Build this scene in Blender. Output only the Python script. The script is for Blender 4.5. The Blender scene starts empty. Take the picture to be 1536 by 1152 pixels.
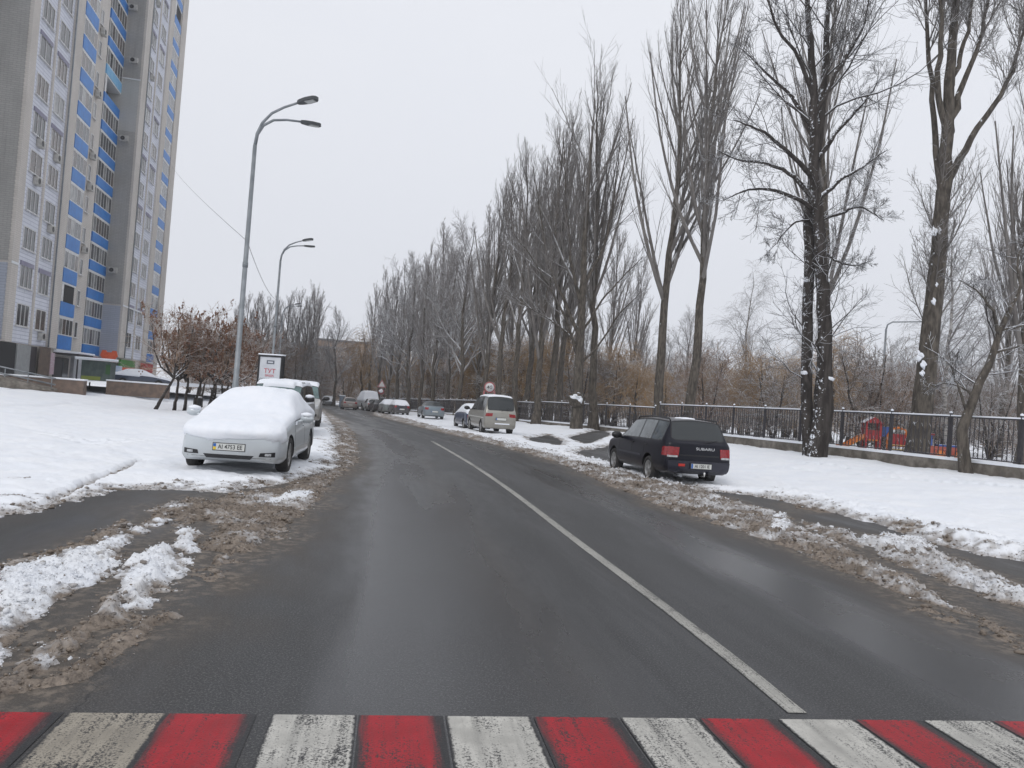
import bpy, bmesh, math, random
import numpy as np
from mathutils import Vector, Matrix
from mathutils.bvhtree import BVHTree
R_ = math.radians
SC = bpy.context.scene
COL = SC.collection
RNG = np.random.default_rng(7)

# ------------------------------------------------------------------ camera model
F = 1153.0; H = 1.7; ROLL = R_(4.2); PITCH = math.atan(26 / 1153)
FW = np.array([0, math.cos(PITCH), math.sin(PITCH)])
U0 = np.array([0, -math.sin(PITCH), math.cos(PITCH)])
CR = math.cos(ROLL) * np.array([1., 0, 0]) + math.sin(ROLL) * U0
CU = -math.sin(ROLL) * np.array([1., 0, 0]) + math.cos(ROLL) * U0

def ray(u, v):
    return FW + (u - 768) / F * CR - (v - 576) / F * CU

def gz(y):
    """the road falls gently away beyond thirty metres"""
    y = np.asarray(y, float)
    return -0.012 * np.log1p(np.exp(np.clip((y - 34) / 6, -30, 30))) * 6 * (y < 200) - 0.012 * 166 * (y >= 200)

def gnd(u, v, z=0.0):
    d = ray(u, v); h = z
    for _ in range(30):
        t = (h - H) / d[2]
        h = z + float(gz(d[1] * t))
    return np.array([d[0] * t, d[1] * t])

def at(u, v, Y):
    d = ray(u, v); p = d * (Y / d[1]); p[2] += H
    return p

# ------------------------------------------------------------------ numpy noise
def _hash(ix, iy, seed):
    h = (ix.astype(np.int64) * 374761393 + iy.astype(np.int64) * 668265263 + seed * 974711) & 0xffffffff
    h = ((h ^ (h >> 13)) * 1274126177) & 0xffffffff
    h = h ^ (h >> 16)
    return (h & 0xffff) / 65535.0

def vnoise(x, y, seed=0):
    ix = np.floor(x); iy = np.floor(y)
    fx = x - ix; fy = y - iy
    fx = fx * fx * fx * (fx * (fx * 6 - 15) + 10); fy = fy * fy * fy * (fy * (fy * 6 - 15) + 10)
    a = _hash(ix, iy, seed); b = _hash(ix + 1, iy, seed)
    c = _hash(ix, iy + 1, seed); d = _hash(ix + 1, iy + 1, seed)
    return (a + (b - a) * fx) * (1 - fy) + (c + (d - c) * fx) * fy

def fbm(x, y, f, octv=4, seed=0, gain=.5):
    s = 0; a = 1; n = 0
    for o in range(octv):
        ang = .6 * o
        xx = x * math.cos(ang) - y * math.sin(ang); yy = x * math.sin(ang) + y * math.cos(ang)
        s = s + a * vnoise(xx * f + 37.1 * o, yy * f - 11.7 * o, seed + o); n += a; a *= gain; f *= 2.03
    return s / n

def billow(x, y, f, octv=3, seed=0):
    s = 0; a = 1; n = 0
    for o in range(octv):
        ang = .7 * o + .3
        xx = x * math.cos(ang) - y * math.sin(ang); yy = x * math.sin(ang) + y * math.cos(ang)
        s = s + a * (1 - np.abs(2 * vnoise(xx * f + 3.3 * o, yy * f, seed + o) - 1) ** .8); n += a; a *= .55; f *= 2.1
    return s / n

def sstep(a, b, x):
    t = np.clip((x - a) / (b - a), 0, 1)
    return t * t * (3 - 2 * t)

# ------------------------------------------------------------------ mesh helpers
def tag(o, label=None, cat=None, group=None, kind=None):
    if label: o['label'] = label
    if cat: o['category'] = cat
    if group: o['group'] = group
    if kind: o['kind'] = kind
    return o

def empty(name, loc, rz=0., label=None, cat=None, group=None):
    o = bpy.data.objects.new(name, None); COL.objects.link(o)
    o.location = [float(c) for c in loc]; o.rotation_euler = (0, 0, rz); o.empty_display_size = .3
    return tag(o, label, cat, group)

def link(name, me, parent=None, loc=None):
    o = bpy.data.objects.new(name, me); COL.objects.link(o)
    if parent is not None: o.parent = parent
    if loc is not None: o.location = [float(c) for c in loc]
    return o

def np_mesh(name, V, FA, mats, smooth=True, midx=None):
    """V (n,3); FA: (m,4) or (m,3) int array, or list of such arrays"""
    me = bpy.data.meshes.new(name)
    if not isinstance(FA, list): FA = [FA]
    FA = [f for f in FA if len(f)]
    nl = sum(f.size for f in FA); nf = sum(len(f) for f in FA)
    me.vertices.add(len(V)); me.loops.add(nl); me.polygons.add(nf)
    me.vertices.foreach_set('co', np.asarray(V, np.float32).ravel())
    me.loops.foreach_set('vertex_index', np.concatenate([f.ravel() for f in FA]).astype(np.int32))
    tot = np.concatenate([np.full(len(f), f.shape[1], np.int32) for f in FA])
    st = np.concatenate([[0], np.cumsum(tot)[:-1]]).astype(np.int32)
    me.polygons.foreach_set('loop_start', st)
    me.polygons.foreach_set('loop_total', tot)
    me.polygons.foreach_set('use_smooth', np.full(nf, smooth, bool))
    if midx is not None: me.polygons.foreach_set('material_index', np.asarray(midx, np.int32))
    me.update(calc_edges=True)
    for m in (mats if isinstance(mats, (list, tuple)) else [mats]): me.materials.append(m)
    return me

class MB:
    def __init__(s): s.v = []; s.f = []; s.m = []; s.sm = []
    def add(s, V, Fs, mi=0, smooth=False):
        b = len(s.v); s.v.extend([tuple(map(float, p)) for p in V])
        for f in Fs: s.f.append([i + b for i in f]); s.m.append(mi); s.sm.append(smooth)
        return s
    def box(s, x0, x1, y0, y1, z0, z1, mi=0, M=None, bev=0.0):
        if bev > 0:
            bm = bmesh.new(); bmesh.ops.create_cube(bm, size=1)
            for v in bm.verts: v.co = ((x0 + x1) / 2 + v.co.x * (x1 - x0), (y0 + y1) / 2 + v.co.y * (y1 - y0), (z0 + z1) / 2 + v.co.z * (z1 - z0))
            bmesh.ops.bevel(bm, geom=bm.edges[:], offset=bev, segments=2, affect='EDGES', profile=.6)
            V = [v.co.copy() for v in bm.verts]; bm.verts.index_update()
            Fs = [[v.index for v in f.verts] for f in bm.faces]; bm.free()
            if M is not None: V = [M @ v for v in V]
            return s.add(V, Fs, mi, True)
        V = [(x0, y0, z0), (x1, y0, z0), (x1, y1, z0), (x0, y1, z0), (x0, y0, z1), (x1, y0, z1), (x1, y1, z1), (x0, y1, z1)]
        if M is not None: V = [M @ Vector(p) for p in V]
        return s.add(V, [(3, 2, 1, 0), (4, 5, 6, 7), (0, 1, 5, 4), (1, 2, 6, 5), (2, 3, 7, 6), (3, 0, 4, 7)], mi)
    def tube(s, pts, r, n=8, mi=0, caps=True):
        pts = [Vector(p) for p in pts]; k = len(pts)
        rr = r if isinstance(r, (list, tuple)) else [r] * k
        V = []; up = None
        for i, p in enumerate(pts):
            t = (pts[min(i + 1, k - 1)] - pts[max(i - 1, 0)]).normalized()
            if up is None:
                up = Vector((0, 0, 1)) if abs(t.z) < .9 else Vector((1, 0, 0))
            a = (up - t * up.dot(t)).normalized(); b = t.cross(a); up = a
            for j in range(n):
                an = 2 * math.pi * j / n
                V.append(p + (a * math.cos(an) + b * math.sin(an)) * rr[i])
        Fs = [(i * n + j, i * n + (j + 1) % n, (i + 1) * n + (j + 1) % n, (i + 1) * n + j) for i in range(k - 1) for j in range(n)]
        s.add(V, Fs, mi, True)
        if caps:
            b = len(s.v) - k * n
            s.f.append([b + j for j in range(n)][::-1]); s.m.append(mi); s.sm.append(False)
            s.f.append([b + (k - 1) * n + j for j in range(n)]); s.m.append(mi); s.sm.append(False)
        return s
    def lathe(s, prof, n=24, mi=0, M=None):
        """prof: list of (r, h) about local z"""
        V = []
        for r, h in prof:
            for j in range(n):
                a = 2 * math.pi * j / n
                p = Vector((r * math.cos(a), r * math.sin(a), h)); V.append(M @ p if M is not None else p)
        k = len(prof)
        return s.add(V, [(i * n + j, i * n + (j + 1) % n, (i + 1) * n + (j + 1) % n, (i + 1) * n + j) for i in range(k - 1) for j in range(n)], mi, True)
    def prism(s, pts, h0, h1, axis='y', mi=0, M=None):
        """closed outline pts (a,b) extruded; axis y: (x,z) outline between y=h0..h1"""
        k = len(pts)
        def P(a, b, h): return {'y': (a, h, b), 'z': (a, b, h), 'x': (h, a, b)}[axis]
        V = [P(a, b, h0) for a, b in pts] + [P(a, b, h1) for a, b in pts]
        if M is not None: V = [M @ Vector(p) for p in V]
        Fs = [(i, (i + 1) % k, k + (i + 1) % k, k + i) for i in range(k)] + [tuple(range(k))[::-1], tuple(range(k, 2 * k))]
        return s.add(V, Fs, mi)
    def blob(s, c, r, seed=0, amp=.25, n=2, mi=0):
        bm = bmesh.new(); bmesh.ops.create_icosphere(bm, subdivisions=n, radius=1)
        rs = random.Random(seed); ph = [rs.uniform(0, 6) for _ in range(6)]
        V = []
        for v in bm.verts:
            d = v.co.normalized()
            k = 1 + amp * (math.sin(3 * d.x + ph[0]) * math.sin(4 * d.y + ph[1]) + .6 * math.sin(5 * d.z + ph[2] + 3 * d.x))
            V.append((c[0] + d.x * r[0] * k, c[1] + d.y * r[1] * k, c[2] + d.z * r[2] * k))
        bm.verts.index_update()
        s.add(V, [[v.index for v in f.verts] for f in bm.faces], mi, True); bm.free(); return s
    def mesh(s, name, mats):
        me = bpy.data.meshes.new(name); me.from_pydata(s.v, [], s.f)
        for m in (mats if isinstance(mats, (list, tuple)) else [mats]): me.materials.append(m)
        me.polygons.foreach_set('material_index', s.m); me.polygons.foreach_set('use_smooth', s.sm)
        bm = bmesh.new(); bm.from_mesh(me); bmesh.ops.recalc_face_normals(bm, faces=bm.faces); bm.to_mesh(me); bm.free()
        return me
    def build(s, name, mats, parent=None, loc=None):
        return link(name, s.mesh(name, mats), parent, loc)

# ------------------------------------------------------------------ materials
class NT:
    def __init__(s, m):
        m.use_nodes = True; s.t = m.node_tree; s.t.nodes.clear()
    def n(s, typ, **kw):
        nd = s.t.nodes.new(typ)
        for k, v in kw.items():
            if k.startswith('_'): setattr(nd, k[1:], v)
            else:
                key = int(k[1:]) if k[0] == 'i' and k[1:].isdigit() else k.replace('__', ' ')
                if isinstance(v, bpy.types.NodeSocket): s.t.links.new(v, nd.inputs[key])
                else: nd.inputs[key].default_value = v
        return nd
    def noise(s, vec, scale, detail=4, rough=.55, dist=0.):
        return s.n('ShaderNodeTexNoise', Vector=vec, Scale=scale, Detail=detail, Roughness=rough, Distortion=dist).outputs['Fac']
    def ramp(s, fac, a, b, lo=0., hi=1.):
        return s.n('ShaderNodeMapRange', Value=fac, i1=a, i2=b, i3=lo, i4=hi, _interpolation_type='SMOOTHSTEP').outputs[0]
    def mix(s, fac, a, b):
        nd = s.n('ShaderNodeMix', _data_type='RGBA')
        for k, v in ((0, fac), (6, a), (7, b)):
            if isinstance(v, bpy.types.NodeSocket): s.t.links.new(v, nd.inputs[k])
            else: nd.inputs[k].default_value = v if k == 0 else c4(v)
        return nd.outputs[2]
    def math(s, op, a, b=0.):
        nd = s.n('ShaderNodeMath', _operation=op, _use_clamp=False)
        for i, v in enumerate((a, b)):
            if isinstance(v, bpy.types.NodeSocket): s.t.links.new(v, nd.inputs[i])
            else: nd.inputs[i].default_value = v
        return nd.outputs[0]
    def out(s, bsdf):
        o = s.t.nodes.new('ShaderNodeOutputMaterial'); s.t.links.new(bsdf, o.inputs['Surface'])

def c4(c): return (c[0], c[1], c[2], 1.0)
SNOW = (.80, .83, .88)

def mat(name, c1, c2=None, scale=3., rough=.7, metal=0., bump=0., bscale=None, snow=None, coat=0., spec=.5, stretch=None, lo=.35, hi=.65, dirt=None, dirt_amt=0., dirt_z=None, emit=None, wind=False):
    m = bpy.data.materials.new(name); t = NT(m)
    vec = t.n('ShaderNodeTexCoord').outputs['Object']
    if stretch is not None:
        vec = t.n('ShaderNodeMapping', Vector=vec, Scale=stretch).outputs[0]
    col = c4(c1)
    if c2 is not None:
        col = t.mix(t.ramp(t.noise(vec, scale, 5, .6), lo, hi), c1, c2)
    if dirt is not None:
        f = t.ramp(t.noise(vec, scale * 2.3, 5, .65), .35, .75, 0., dirt_amt)
        if dirt_z is not None:
            z = t.n('ShaderNodeSeparateXYZ', Vector=t.n('ShaderNodeTexCoord').outputs['Object']).outputs[2]
            f2 = t.ramp(z, dirt_z[0], dirt_z[1], 1., 0.)
            f = t.math('MULTIPLY', f2, t.ramp(t.noise(vec, scale * 2.3, 5, .65), .1, .6, .25, 1.))
            f = t.math('MULTIPLY', f, dirt_amt)
        col = t.mix(f, col if isinstance(col, bpy.types.NodeSocket) else c1, dirt)
    ro = rough
    if snow is not None:
        gn = t.n('ShaderNodeNewGeometry').outputs['Normal']
        nz = t.n('ShaderNodeSeparateXYZ', Vector=gn).outputs[2]
        if wind:  # snow blown against one side of the stem as well as lying on top
            wd = t.n('ShaderNodeVectorMath', _operation='DOT_PRODUCT'); t.t.links.new(gn, wd.inputs[0]); wd.inputs[1].default_value = (-.62, -.28, .45)
            nz = t.math('MAXIMUM', nz, t.math('MULTIPLY', wd.outputs['Value'], .62))
        pz = t.noise(t.n('ShaderNodeTexCoord').outputs['Object'], snow[2] if len(snow) > 2 else 2.5, 4, .6)
        k = t.math('ADD', nz, t.math('MULTIPLY', t.math('SUBTRACT', pz, .5), snow[3] if len(snow) > 3 else 1.2))
        f = t.ramp(k, snow[0], snow[1])
        col = t.mix(f, col if isinstance(col, bpy.types.NodeSocket) else c1, SNOW)
    b = t.n('ShaderNodeBsdfPrincipled', Roughness=ro, Metallic=metal)
    if isinstance(col, bpy.types.NodeSocket): t.t.links.new(col, b.inputs['Base Color'])
    else: b.inputs['Base Color'].default_value = col
    b.inputs['Specular IOR Level'].default_value = spec
    if coat: b.inputs['Coat Weight'].default_value = coat; b.inputs['Coat Roughness'].default_value = .05
    if emit is not None:
        b.inputs['Emission Color'].default_value = c4(emit[0]); b.inputs['Emission Strength'].default_value = emit[1]
    if bump:
        bn = t.noise(vec, bscale or scale * 4, 5, .65)
        t.t.links.new(t.n('ShaderNodeBump', Strength=bump, Distance=.02, Height=bn).outputs[0], b.inputs['Normal'])
    t.out(b.outputs[0])
    return m

M = {}
M['snow'] = mat('snow_clean', SNOW, (.84, .86, .90), 4, .85, bump=.25, bscale=30, spec=.2)
M['bark'] = mat('bark_grey', (.135, .118, .10), (.06, .053, .046), 3.2, .95, bump=1., bscale=9, stretch=(3, 3, .8), snow=(.66, .82, 6., 1.7), wind=True, spec=.1)
M['bark_dark'] = mat('bark_dark', (.075, .066, .06), (.03, .027, .025), 2.2, .95, bump=1., bscale=9, stretch=(3, 3, .6), snow=(.5, .8, 2.2, 1.5), spec=.1)
M['bark_snowy'] = mat('bark_snowy', (.07, .062, .057), (.035, .03, .028), 2.2, .95, bump=1., bscale=9, stretch=(3, 3, .6), snow=(.50, .66, 9., 1.7), spec=.1, wind=True)
M['twig'] = mat('twig_grey', (.215, .20, .188), (.14, .128, .122), .7, .9, snow=(.26, .75, 1.5, 1.0), spec=.1)
M['twig_dark'] = mat('twig_dark', (.085, .076, .07), (.055, .048, .045), .7, .9, snow=(.12, .5, 1.5, .9), spec=.1)
M['twig_far_hazed'] = mat('twig_far_hazed', (.30, .28, .27), (.21, .195, .19), .5, .9, snow=(.2, .65, .8, .9), spec=.1)  # paler twigs for distant trees, haze lightening put into the colour
M['twig_brown'] = mat('twig_brown', (.34, .225, .155), (.22, .155, .11), .7, .9, snow=(.33, .8, 1.2, 1.1), spec=.1)
M['twig_umber'] = mat('twig_umber', (.22, .175, .14), (.16, .13, .11), .7, .9, snow=(.3, .75, 1.2, 1.1), spec=.1)
M['willow'] = mat('willow_twigs', (.42, .275, .14), (.30, .20, .11), .5, .9, snow=(.6, 1., 1.2, 1.2), spec=.1)
M['birch_bark'] = mat('birch_bark', (.42, .40, .38), (.14, .13, .125), 5, .9, stretch=(.6, .6, 2), snow=(.5, .8), spec=.1)
M['seed'] = mat('seed_cluster', (.22, .12, .08), (.12, .072, .052), 6, .95, snow=(.75, 1.0, 3, .8), spec=.05)
M['galv'] = mat('galvanised_steel', (.27, .29, .31), (.20, .22, .235), 3, .5, metal=.3)
M['lamp_dark'] = mat('lamp_housing', (.05, .055, .06), rough=.45)
M['lens'] = mat('lamp_lens', (.45, .46, .45), rough=.2)
M['iron'] = mat('fence_iron', (.028, .028, .036), (.05, .045, .048), 8, .6, snow=(.8, .95, 4., .5))
M['conc'] = mat('wall_concrete', (.26, .235, .205), (.12, .105, .088), 1.6, .95, bump=.6, bscale=8, dirt=(.07, .065, .055), dirt_amt=.7)
M['stone'] = mat('terrace_stone', (.20, .145, .115), (.13, .10, .085), 2.5, .95, bump=.8, bscale=10)
M['white_paint'] = mat('white_metal', (.7, .72, .74), rough=.4)
M['black'] = mat('black_plastic', (.012, .012, .014), rough=.45)
M['rubber'] = mat('tyre_rubber', (.018, .018, .019), (.04, .037, .034), 6, .85)
M['alloy'] = mat('alloy_rim', (.42, .43, .44), (.3, .29, .28), 6, .35, metal=.6)
M['glass'] = mat('car_glass', (.016, .021, .023), rough=.06, spec=.8)
M['glass_green'] = mat('car_glass_green', (.10, .17, .165), (.06, .10, .10), 2, .1, spec=.8)
M['red_lens'] = mat('red_lens', (.33, .012, .016), (.22, .01, .012), 20, .15, coat=.6)
M['clear_lens'] = mat('clear_lens', (.55, .57, .58), (.3, .31, .32), 25, .12, coat=.6)
M['amber'] = mat('amber_lens', (.5, .16, .02), rough=.2)
M['chrome'] = mat('chrome_trim', (.6, .6, .6), rough=.2, metal=.9)
M['plate'] = mat('plate_white', (.62, .63, .6), rough=.4)
M['plate_txt'] = mat('plate_text', (.015, .015, .02), rough=.5)
M['blue_flag'] = mat('flag_blue', (.02, .12, .42), rough=.5)
M['yellow_flag'] = mat('flag_yellow', (.7, .5, .02), rough=.5)
# ------------------------------------------------------------------ ground layout
def G(pts, o=(0, 0), s=1.0):
    return [tuple(gnd(o[0] + a / s, o[1] + b / s)) for a, b in pts]
ZL = dict(o=(0, 700), s=2.548); ZR = dict(o=(1160, 720), s=4.085); ZM = dict(o=(440, 600), s=4.267)

CEN = [(6.2, -24), (3.7, -8), (2.5, 0), (1.8, 4.5), (1.4, 7), (.9, 9.8), (0, 15.3), (-1.1, 21.2), (-2.8, 28.6), (-5.6, 38), (-9.6, 50), (-13.6, 62), (-18, 79), (-24, 100), (-30, 120), (-38, 145), (-50, 175)]
def catmull(P, n=8):
    P = [np.array(p, float) for p in P]; P = [2 * P[0] - P[1]] + P + [2 * P[-1] - P[-2]]
    o = []
    for i in range(1, len(P) - 2):
        a, b, c, d = P[i - 1:i + 3]
        for t in np.arange(n) / n:
            o.append(.5 * ((2 * b) + (c - a) * t + (2 * a - 5 * b + 4 * c - d) * t * t + (3 * b - a - 3 * c + d) * t ** 3))
    o.append(P[-2]); return np.array(o)
CL = catmull(CEN, 6)
CLS = np.concatenate([[0], np.cumsum(np.linalg.norm(np.diff(CL, axis=0), axis=1))])

def lateral(x, y):
    """signed distance from the road's centre line (right positive)"""
    best = np.full(x.shape, 1e9); lat = np.zeros(x.shape)
    for i in range(0, len(CL) - 1):
        a = CL[i]; e = CL[i + 1] - a; L2 = e @ e
        t = np.clip(((x - a[0]) * e[0] + (y - a[1]) * e[1]) / L2, 0, 1)
        dx = x - a[0] - t * e[0]; dy = y - a[1] - t * e[1]
        d = dx * dx + dy * dy; k = d < best
        sg = np.sign(dx * e[1] - dy * e[0])
        best = np.where(k, d, best); lat = np.where(k, sg * np.sqrt(d), lat)
    return lat

def terrain(x, y):
    x = np.asarray(x, float); y = np.asarray(y, float)
    l = lateral(x, y)
    return gz(y) + .42 * sstep(6.5, 14.5, l) + .45 * sstep(9.5, 25, -l) * sstep(160, 80, y)

def polysd(x, y, P, cap=1.5):
    P = np.array(P); n = len(P)
    out = np.full(x.shape, -cap)
    k = (x > P[:, 0].min() - cap) & (x < P[:, 0].max() + cap) & (y > P[:, 1].min() - cap) & (y < P[:, 1].max() + cap)
    xx = x[k]; yy = y[k]
    d = np.full(xx.shape, cap * cap); ins = np.zeros(xx.shape, bool)
    for i in range(n):
        a = P[i]; b = P[(i + 1) % n]; e = b - a; L2 = e @ e + 1e-12
        t = np.clip(((xx - a[0]) * e[0] + (yy - a[1]) * e[1]) / L2, 0, 1)
        d = np.minimum(d, (xx - a[0] - t * e[0]) ** 2 + (yy - a[1] - t * e[1]) ** 2)
        c = (a[1] > yy) != (b[1] > yy)
        if abs(e[1]) > 1e-9: ins ^= c & (xx < a[0] + (yy - a[1]) * e[0] / e[1])
    out[k] = np.where(ins, 1, -1) * np.sqrt(d)
    return out

def linedist(x, y, L, cap=1.5):
    P = np.array(L); d = np.full(x.shape, cap)
    k = (x > P[:, 0].min() - cap) & (x < P[:, 0].max() + cap) & (y > P[:, 1].min() - cap) & (y < P[:, 1].max() + cap)
    xx = x[k]; yy = y[k]; dd = np.full(xx.shape, cap)
    for i in range(len(P) - 1):
        a = P[i]; e = P[i + 1] - a
        t = np.clip(((xx - a[0]) * e[0] + (yy - a[1]) * e[1]) / (e @ e), 0, 1)
        dd = np.minimum(dd, np.hypot(xx - a[0] - t * e[0], yy - a[1] - t * e[1]))
    d[k] = dd; return d

left_far = [(486, 612.5)]
P_SNOWL = G([(0, 776), (35, 772), (72, 764), (78, 756), (118, 752), (141, 741), (160, 735), (200, 734), (275, 735), (337, 739), (412, 729), (455, 716), (500, 705), (508, 690), (503, 672), (508, 655), (500, 640), (488, 622), (480, 612)]) + \
    [(-27.5, 100), (-34, 120), (-42, 146), (-60, 200), (-600, 300), (-600, -60), (-12, -60), (-10, 4)]
P_SNOWR = G([(1536, 842), (1466, 831), (1405, 815), (1356, 798), (1307, 784), (1245, 769), (1197, 757), (1160, 749), (1110, 741), (1060, 737), (1010, 724), (960, 716), (900, 701), (850, 690), (800, 674), (760, 664), (700, 652), (655, 644), (620, 633), (574, 619), (535, 612)]) + \
    [(-20.5, 100), (-26, 120), (-34, 145), (-52, 200), (-200, 600), (600, 600), (600, -60), (13, -60), (10.5, 6)]
P_BAY = [  # asphalt showing through the snow in the parking bays
    G([(862, 677), (915, 671), (940, 676), (945, 690), (918, 696), (905, 697), (880, 690)]),
    G([(790, 657), (822, 655), (846, 663), (838, 669), (800, 664)]),
    G([(850, 660), (905, 655), (915, 662), (880, 668)])]
SL = []   # slush: (polygon, thickness, softness, roughness, dirt)
SL.append((G([(-80, 420), (0, 402), (100, 372), (190, 358), (230, 330), (330, 323), (480, 258), (560, 212), (640, 200), (560, 240), (500, 290), (440, 350), (380, 425), (330, 455), (200, 540), (60, 630), (0, 705), (-100, 800)], **ZL), .10, .28, .55, .12))
SL.append((G([(560, 212), (600, 160), (740, 118), (775, 122), (745, 150), (640, 200)], **ZL), .05, .2, .8, .75))
SL.append((G([(60, 840), (100, 780), (200, 680), (330, 580), (400, 500), (440, 470), (560, 545), (430, 612), (330, 652), (220, 735), (130, 790)], **ZL), .10, .25, .7, .62))
SL.append((G([(430, 500), (480, 420), (520, 350), (600, 310), (680, 345), (692, 380), (640, 470), (560, 545), (480, 560)], **ZL), .13, .22, .6, .10))
SL.append((G([(555, 170), (640, 150), (760, 140), (830, 130), (860, 108), (1050, 82), (1280, 10), (1330, -40), (1355, -55), (1300, 20), (1230, 100), (1140, 190), (1080, 245), (1020, 295), (930, 345), (860, 385), (800, 440), (765, 410), (790, 330), (740, 300), (830, 245), (790, 190), (680, 250), (640, 260), (690, 195)], **ZL), .05, .25, 1.0, .78))
SL.append((G([(640, 290), (690, 238), (770, 240), (772, 290), (750, 350), (690, 330)], **ZL), .08, .2, .8, .3))
SL.append((G([(970, 155), (1060, 112), (1220, 92), (1200, 112), (1090, 150), (990, 172)], **ZL), .07, .2, .7, .05))
SL.append((G([(455, 716), (500, 706), (508, 690), (504, 672), (508, 655), (500, 640), (488, 622), (480, 612), (485.5, 613), (491, 618.5), (512, 630), (530, 646), (535, 663), (536, 694), (510, 712), (470, 734), (420, 745)]), .035, .3, 1.0, .72))
# right ridges
RU = [(560, 617), (640, 636), (700, 650), (760, 662), (810, 675), (860, 686), (915, 697), (970, 716), (1015, 725), (1046, 733), (1081, 746), (1125, 762), (1160, 769)]
RL = [(1200, 826), (1137, 807), (1092, 792), (1046, 775), (1002, 765), (955, 743), (904, 725), (860, 702), (800, 683), (740, 666), (700, 657), (640, 643), (560, 623)]
ZRp = lambda L: [(1160 + a / 4.085, 720 + b / 4.085) for a, b in L]
SL.append((G(RU + ZRp([(100, 235), (200, 310), (330, 370), (480, 440), (700, 560), (900, 640), (1050, 750), (1200, 830), (1100, 800), (900, 745), (700, 668), (400, 545)]) + RL), .09, .3, .95, .66))
SL.append((G([(700, 650), (760, 661), (810, 674), (860, 684), (915, 695), (970, 714), (1015, 724), (1040, 733), (1000, 733), (950, 718), (900, 704), (850, 692), (790, 676), (740, 664)]), .10, .3, .9, .25))
SL.append((G([(100, 235), (220, 268), (500, 345), (700, 368), (900, 376), (1010, 436), (1100, 495), (1300, 585), (1536, 672), (1800, 780), (1800, 900), (1536, 795), (1300, 722), (1100, 645), (900, 563), (700, 492), (560, 415), (330, 362)], **ZR), .10, .25, .8, .5))
SL.append((G([(620, 345), (740, 362), (890, 372), (1000, 430), (940, 440), (780, 405), (640, 385)], **ZR), .11, .2, .6, .05))
SL.append((G([(1200, 820), (1330, 850), (1400, 895), (1500, 985), (1600, 1050), (1560, 1060), (1430, 985), (1330, 915)], **ZR), .03, .2, 1.3, .8))
SL.append((G([(870, 800), (950, 795), (1050, 835), (1150, 850), (1120, 880), (980, 840), (880, 822)], **ZR), .035, .15, 1.2, .75))
SL.append((G([(-60, 235), (60, 205), (180, 300), (130, 350), (0, 345), (-80, 300)], **ZR), .12, .25, .7, .22))
SL.append((G([(150, 150), (350, 190), (370, 205), (250, 195), (170, 180)], **ZR), .025, .15, 1.2, .75))
LINES = [  # thin slush lines: points, width, height, dirt
    (G([(60, 848), (130, 838), (220, 828), (290, 800), (340, 768), (420, 705), (480, 662), (560, 608), (650, 575)], **ZL), .07, .035, .7),
    (G([(-40, 880), (40, 835), (90, 795), (110, 770)], **ZL), .06, .03, .7),
    (G([(-60, 400), (60, 372), (180, 345), (330, 300), (480, 220)], **ZL), .10, .03, .7),
    (G([(1130, 545), (1250, 575), (1400, 610), (1560, 660)], **ZR), .06, .02, .7)]
RUTS = [  # grooves pressed in the snow: points, width, depth, dirt
    (G([(60, 764), (100, 742), (150, 721), (192, 702), (215, 695)]), .12, .09, .5),
    (G([(1095, 690), (1150, 698), (1250, 712), (1350, 726), (1536, 752)]), .16, .05, .12),
    (G([(1050, 716), (1120, 722), (1200, 742)]), .25, .04, .05),
    (G([(1100, 728), (1180, 740), (1300, 765), (1420, 790), (1536, 815)]), .2, .04, .1),
    (G([(1170, 736), (1192, 743)]), .10, .12, .85), (G([(1333, 773), (1356, 777)]), .07, .10, .8),
    (G([(1424, 795), (1428, 800)]), .10, .12, .8), (G([(1484, 812), (1505, 815)]), .10, .12, .85),
    (G([(0, 617), (60, 615), (110, 612)]), .3, .06, .2),
    (G([(0, 640), (120, 660), (230, 700)]), .25, .02, .0)]
for _i in range(46):   # a line of footprints beside the fence and another to the parked car
    _f = _i / 45; _p = gnd(1100 + 470 * _f, 702 + 62 * _f + (3 if _i % 2 else -3)); _q = _p + np.array([.10, .18]) * (1 if _i % 3 else .8)
    RUTS.append(([tuple(_p), tuple(_q)], .13, .10, .10))
for _i in range(22):
    _f = _i / 21; _p = gnd(60 + 190 * _f, 655 + 14 * math.sin(3 * _f) + (2 if _i % 2 else -2)); RUTS.append(([tuple(_p), tuple(_p + np.array([.2, .03]))], .13, .09, .05))
BANK_R = G([(1160, 742), (1245, 762), (1307, 776), (1405, 804), (1466, 820), (1560, 838)])   # ploughed bank along the snow edge
CROSS_O = None

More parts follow.
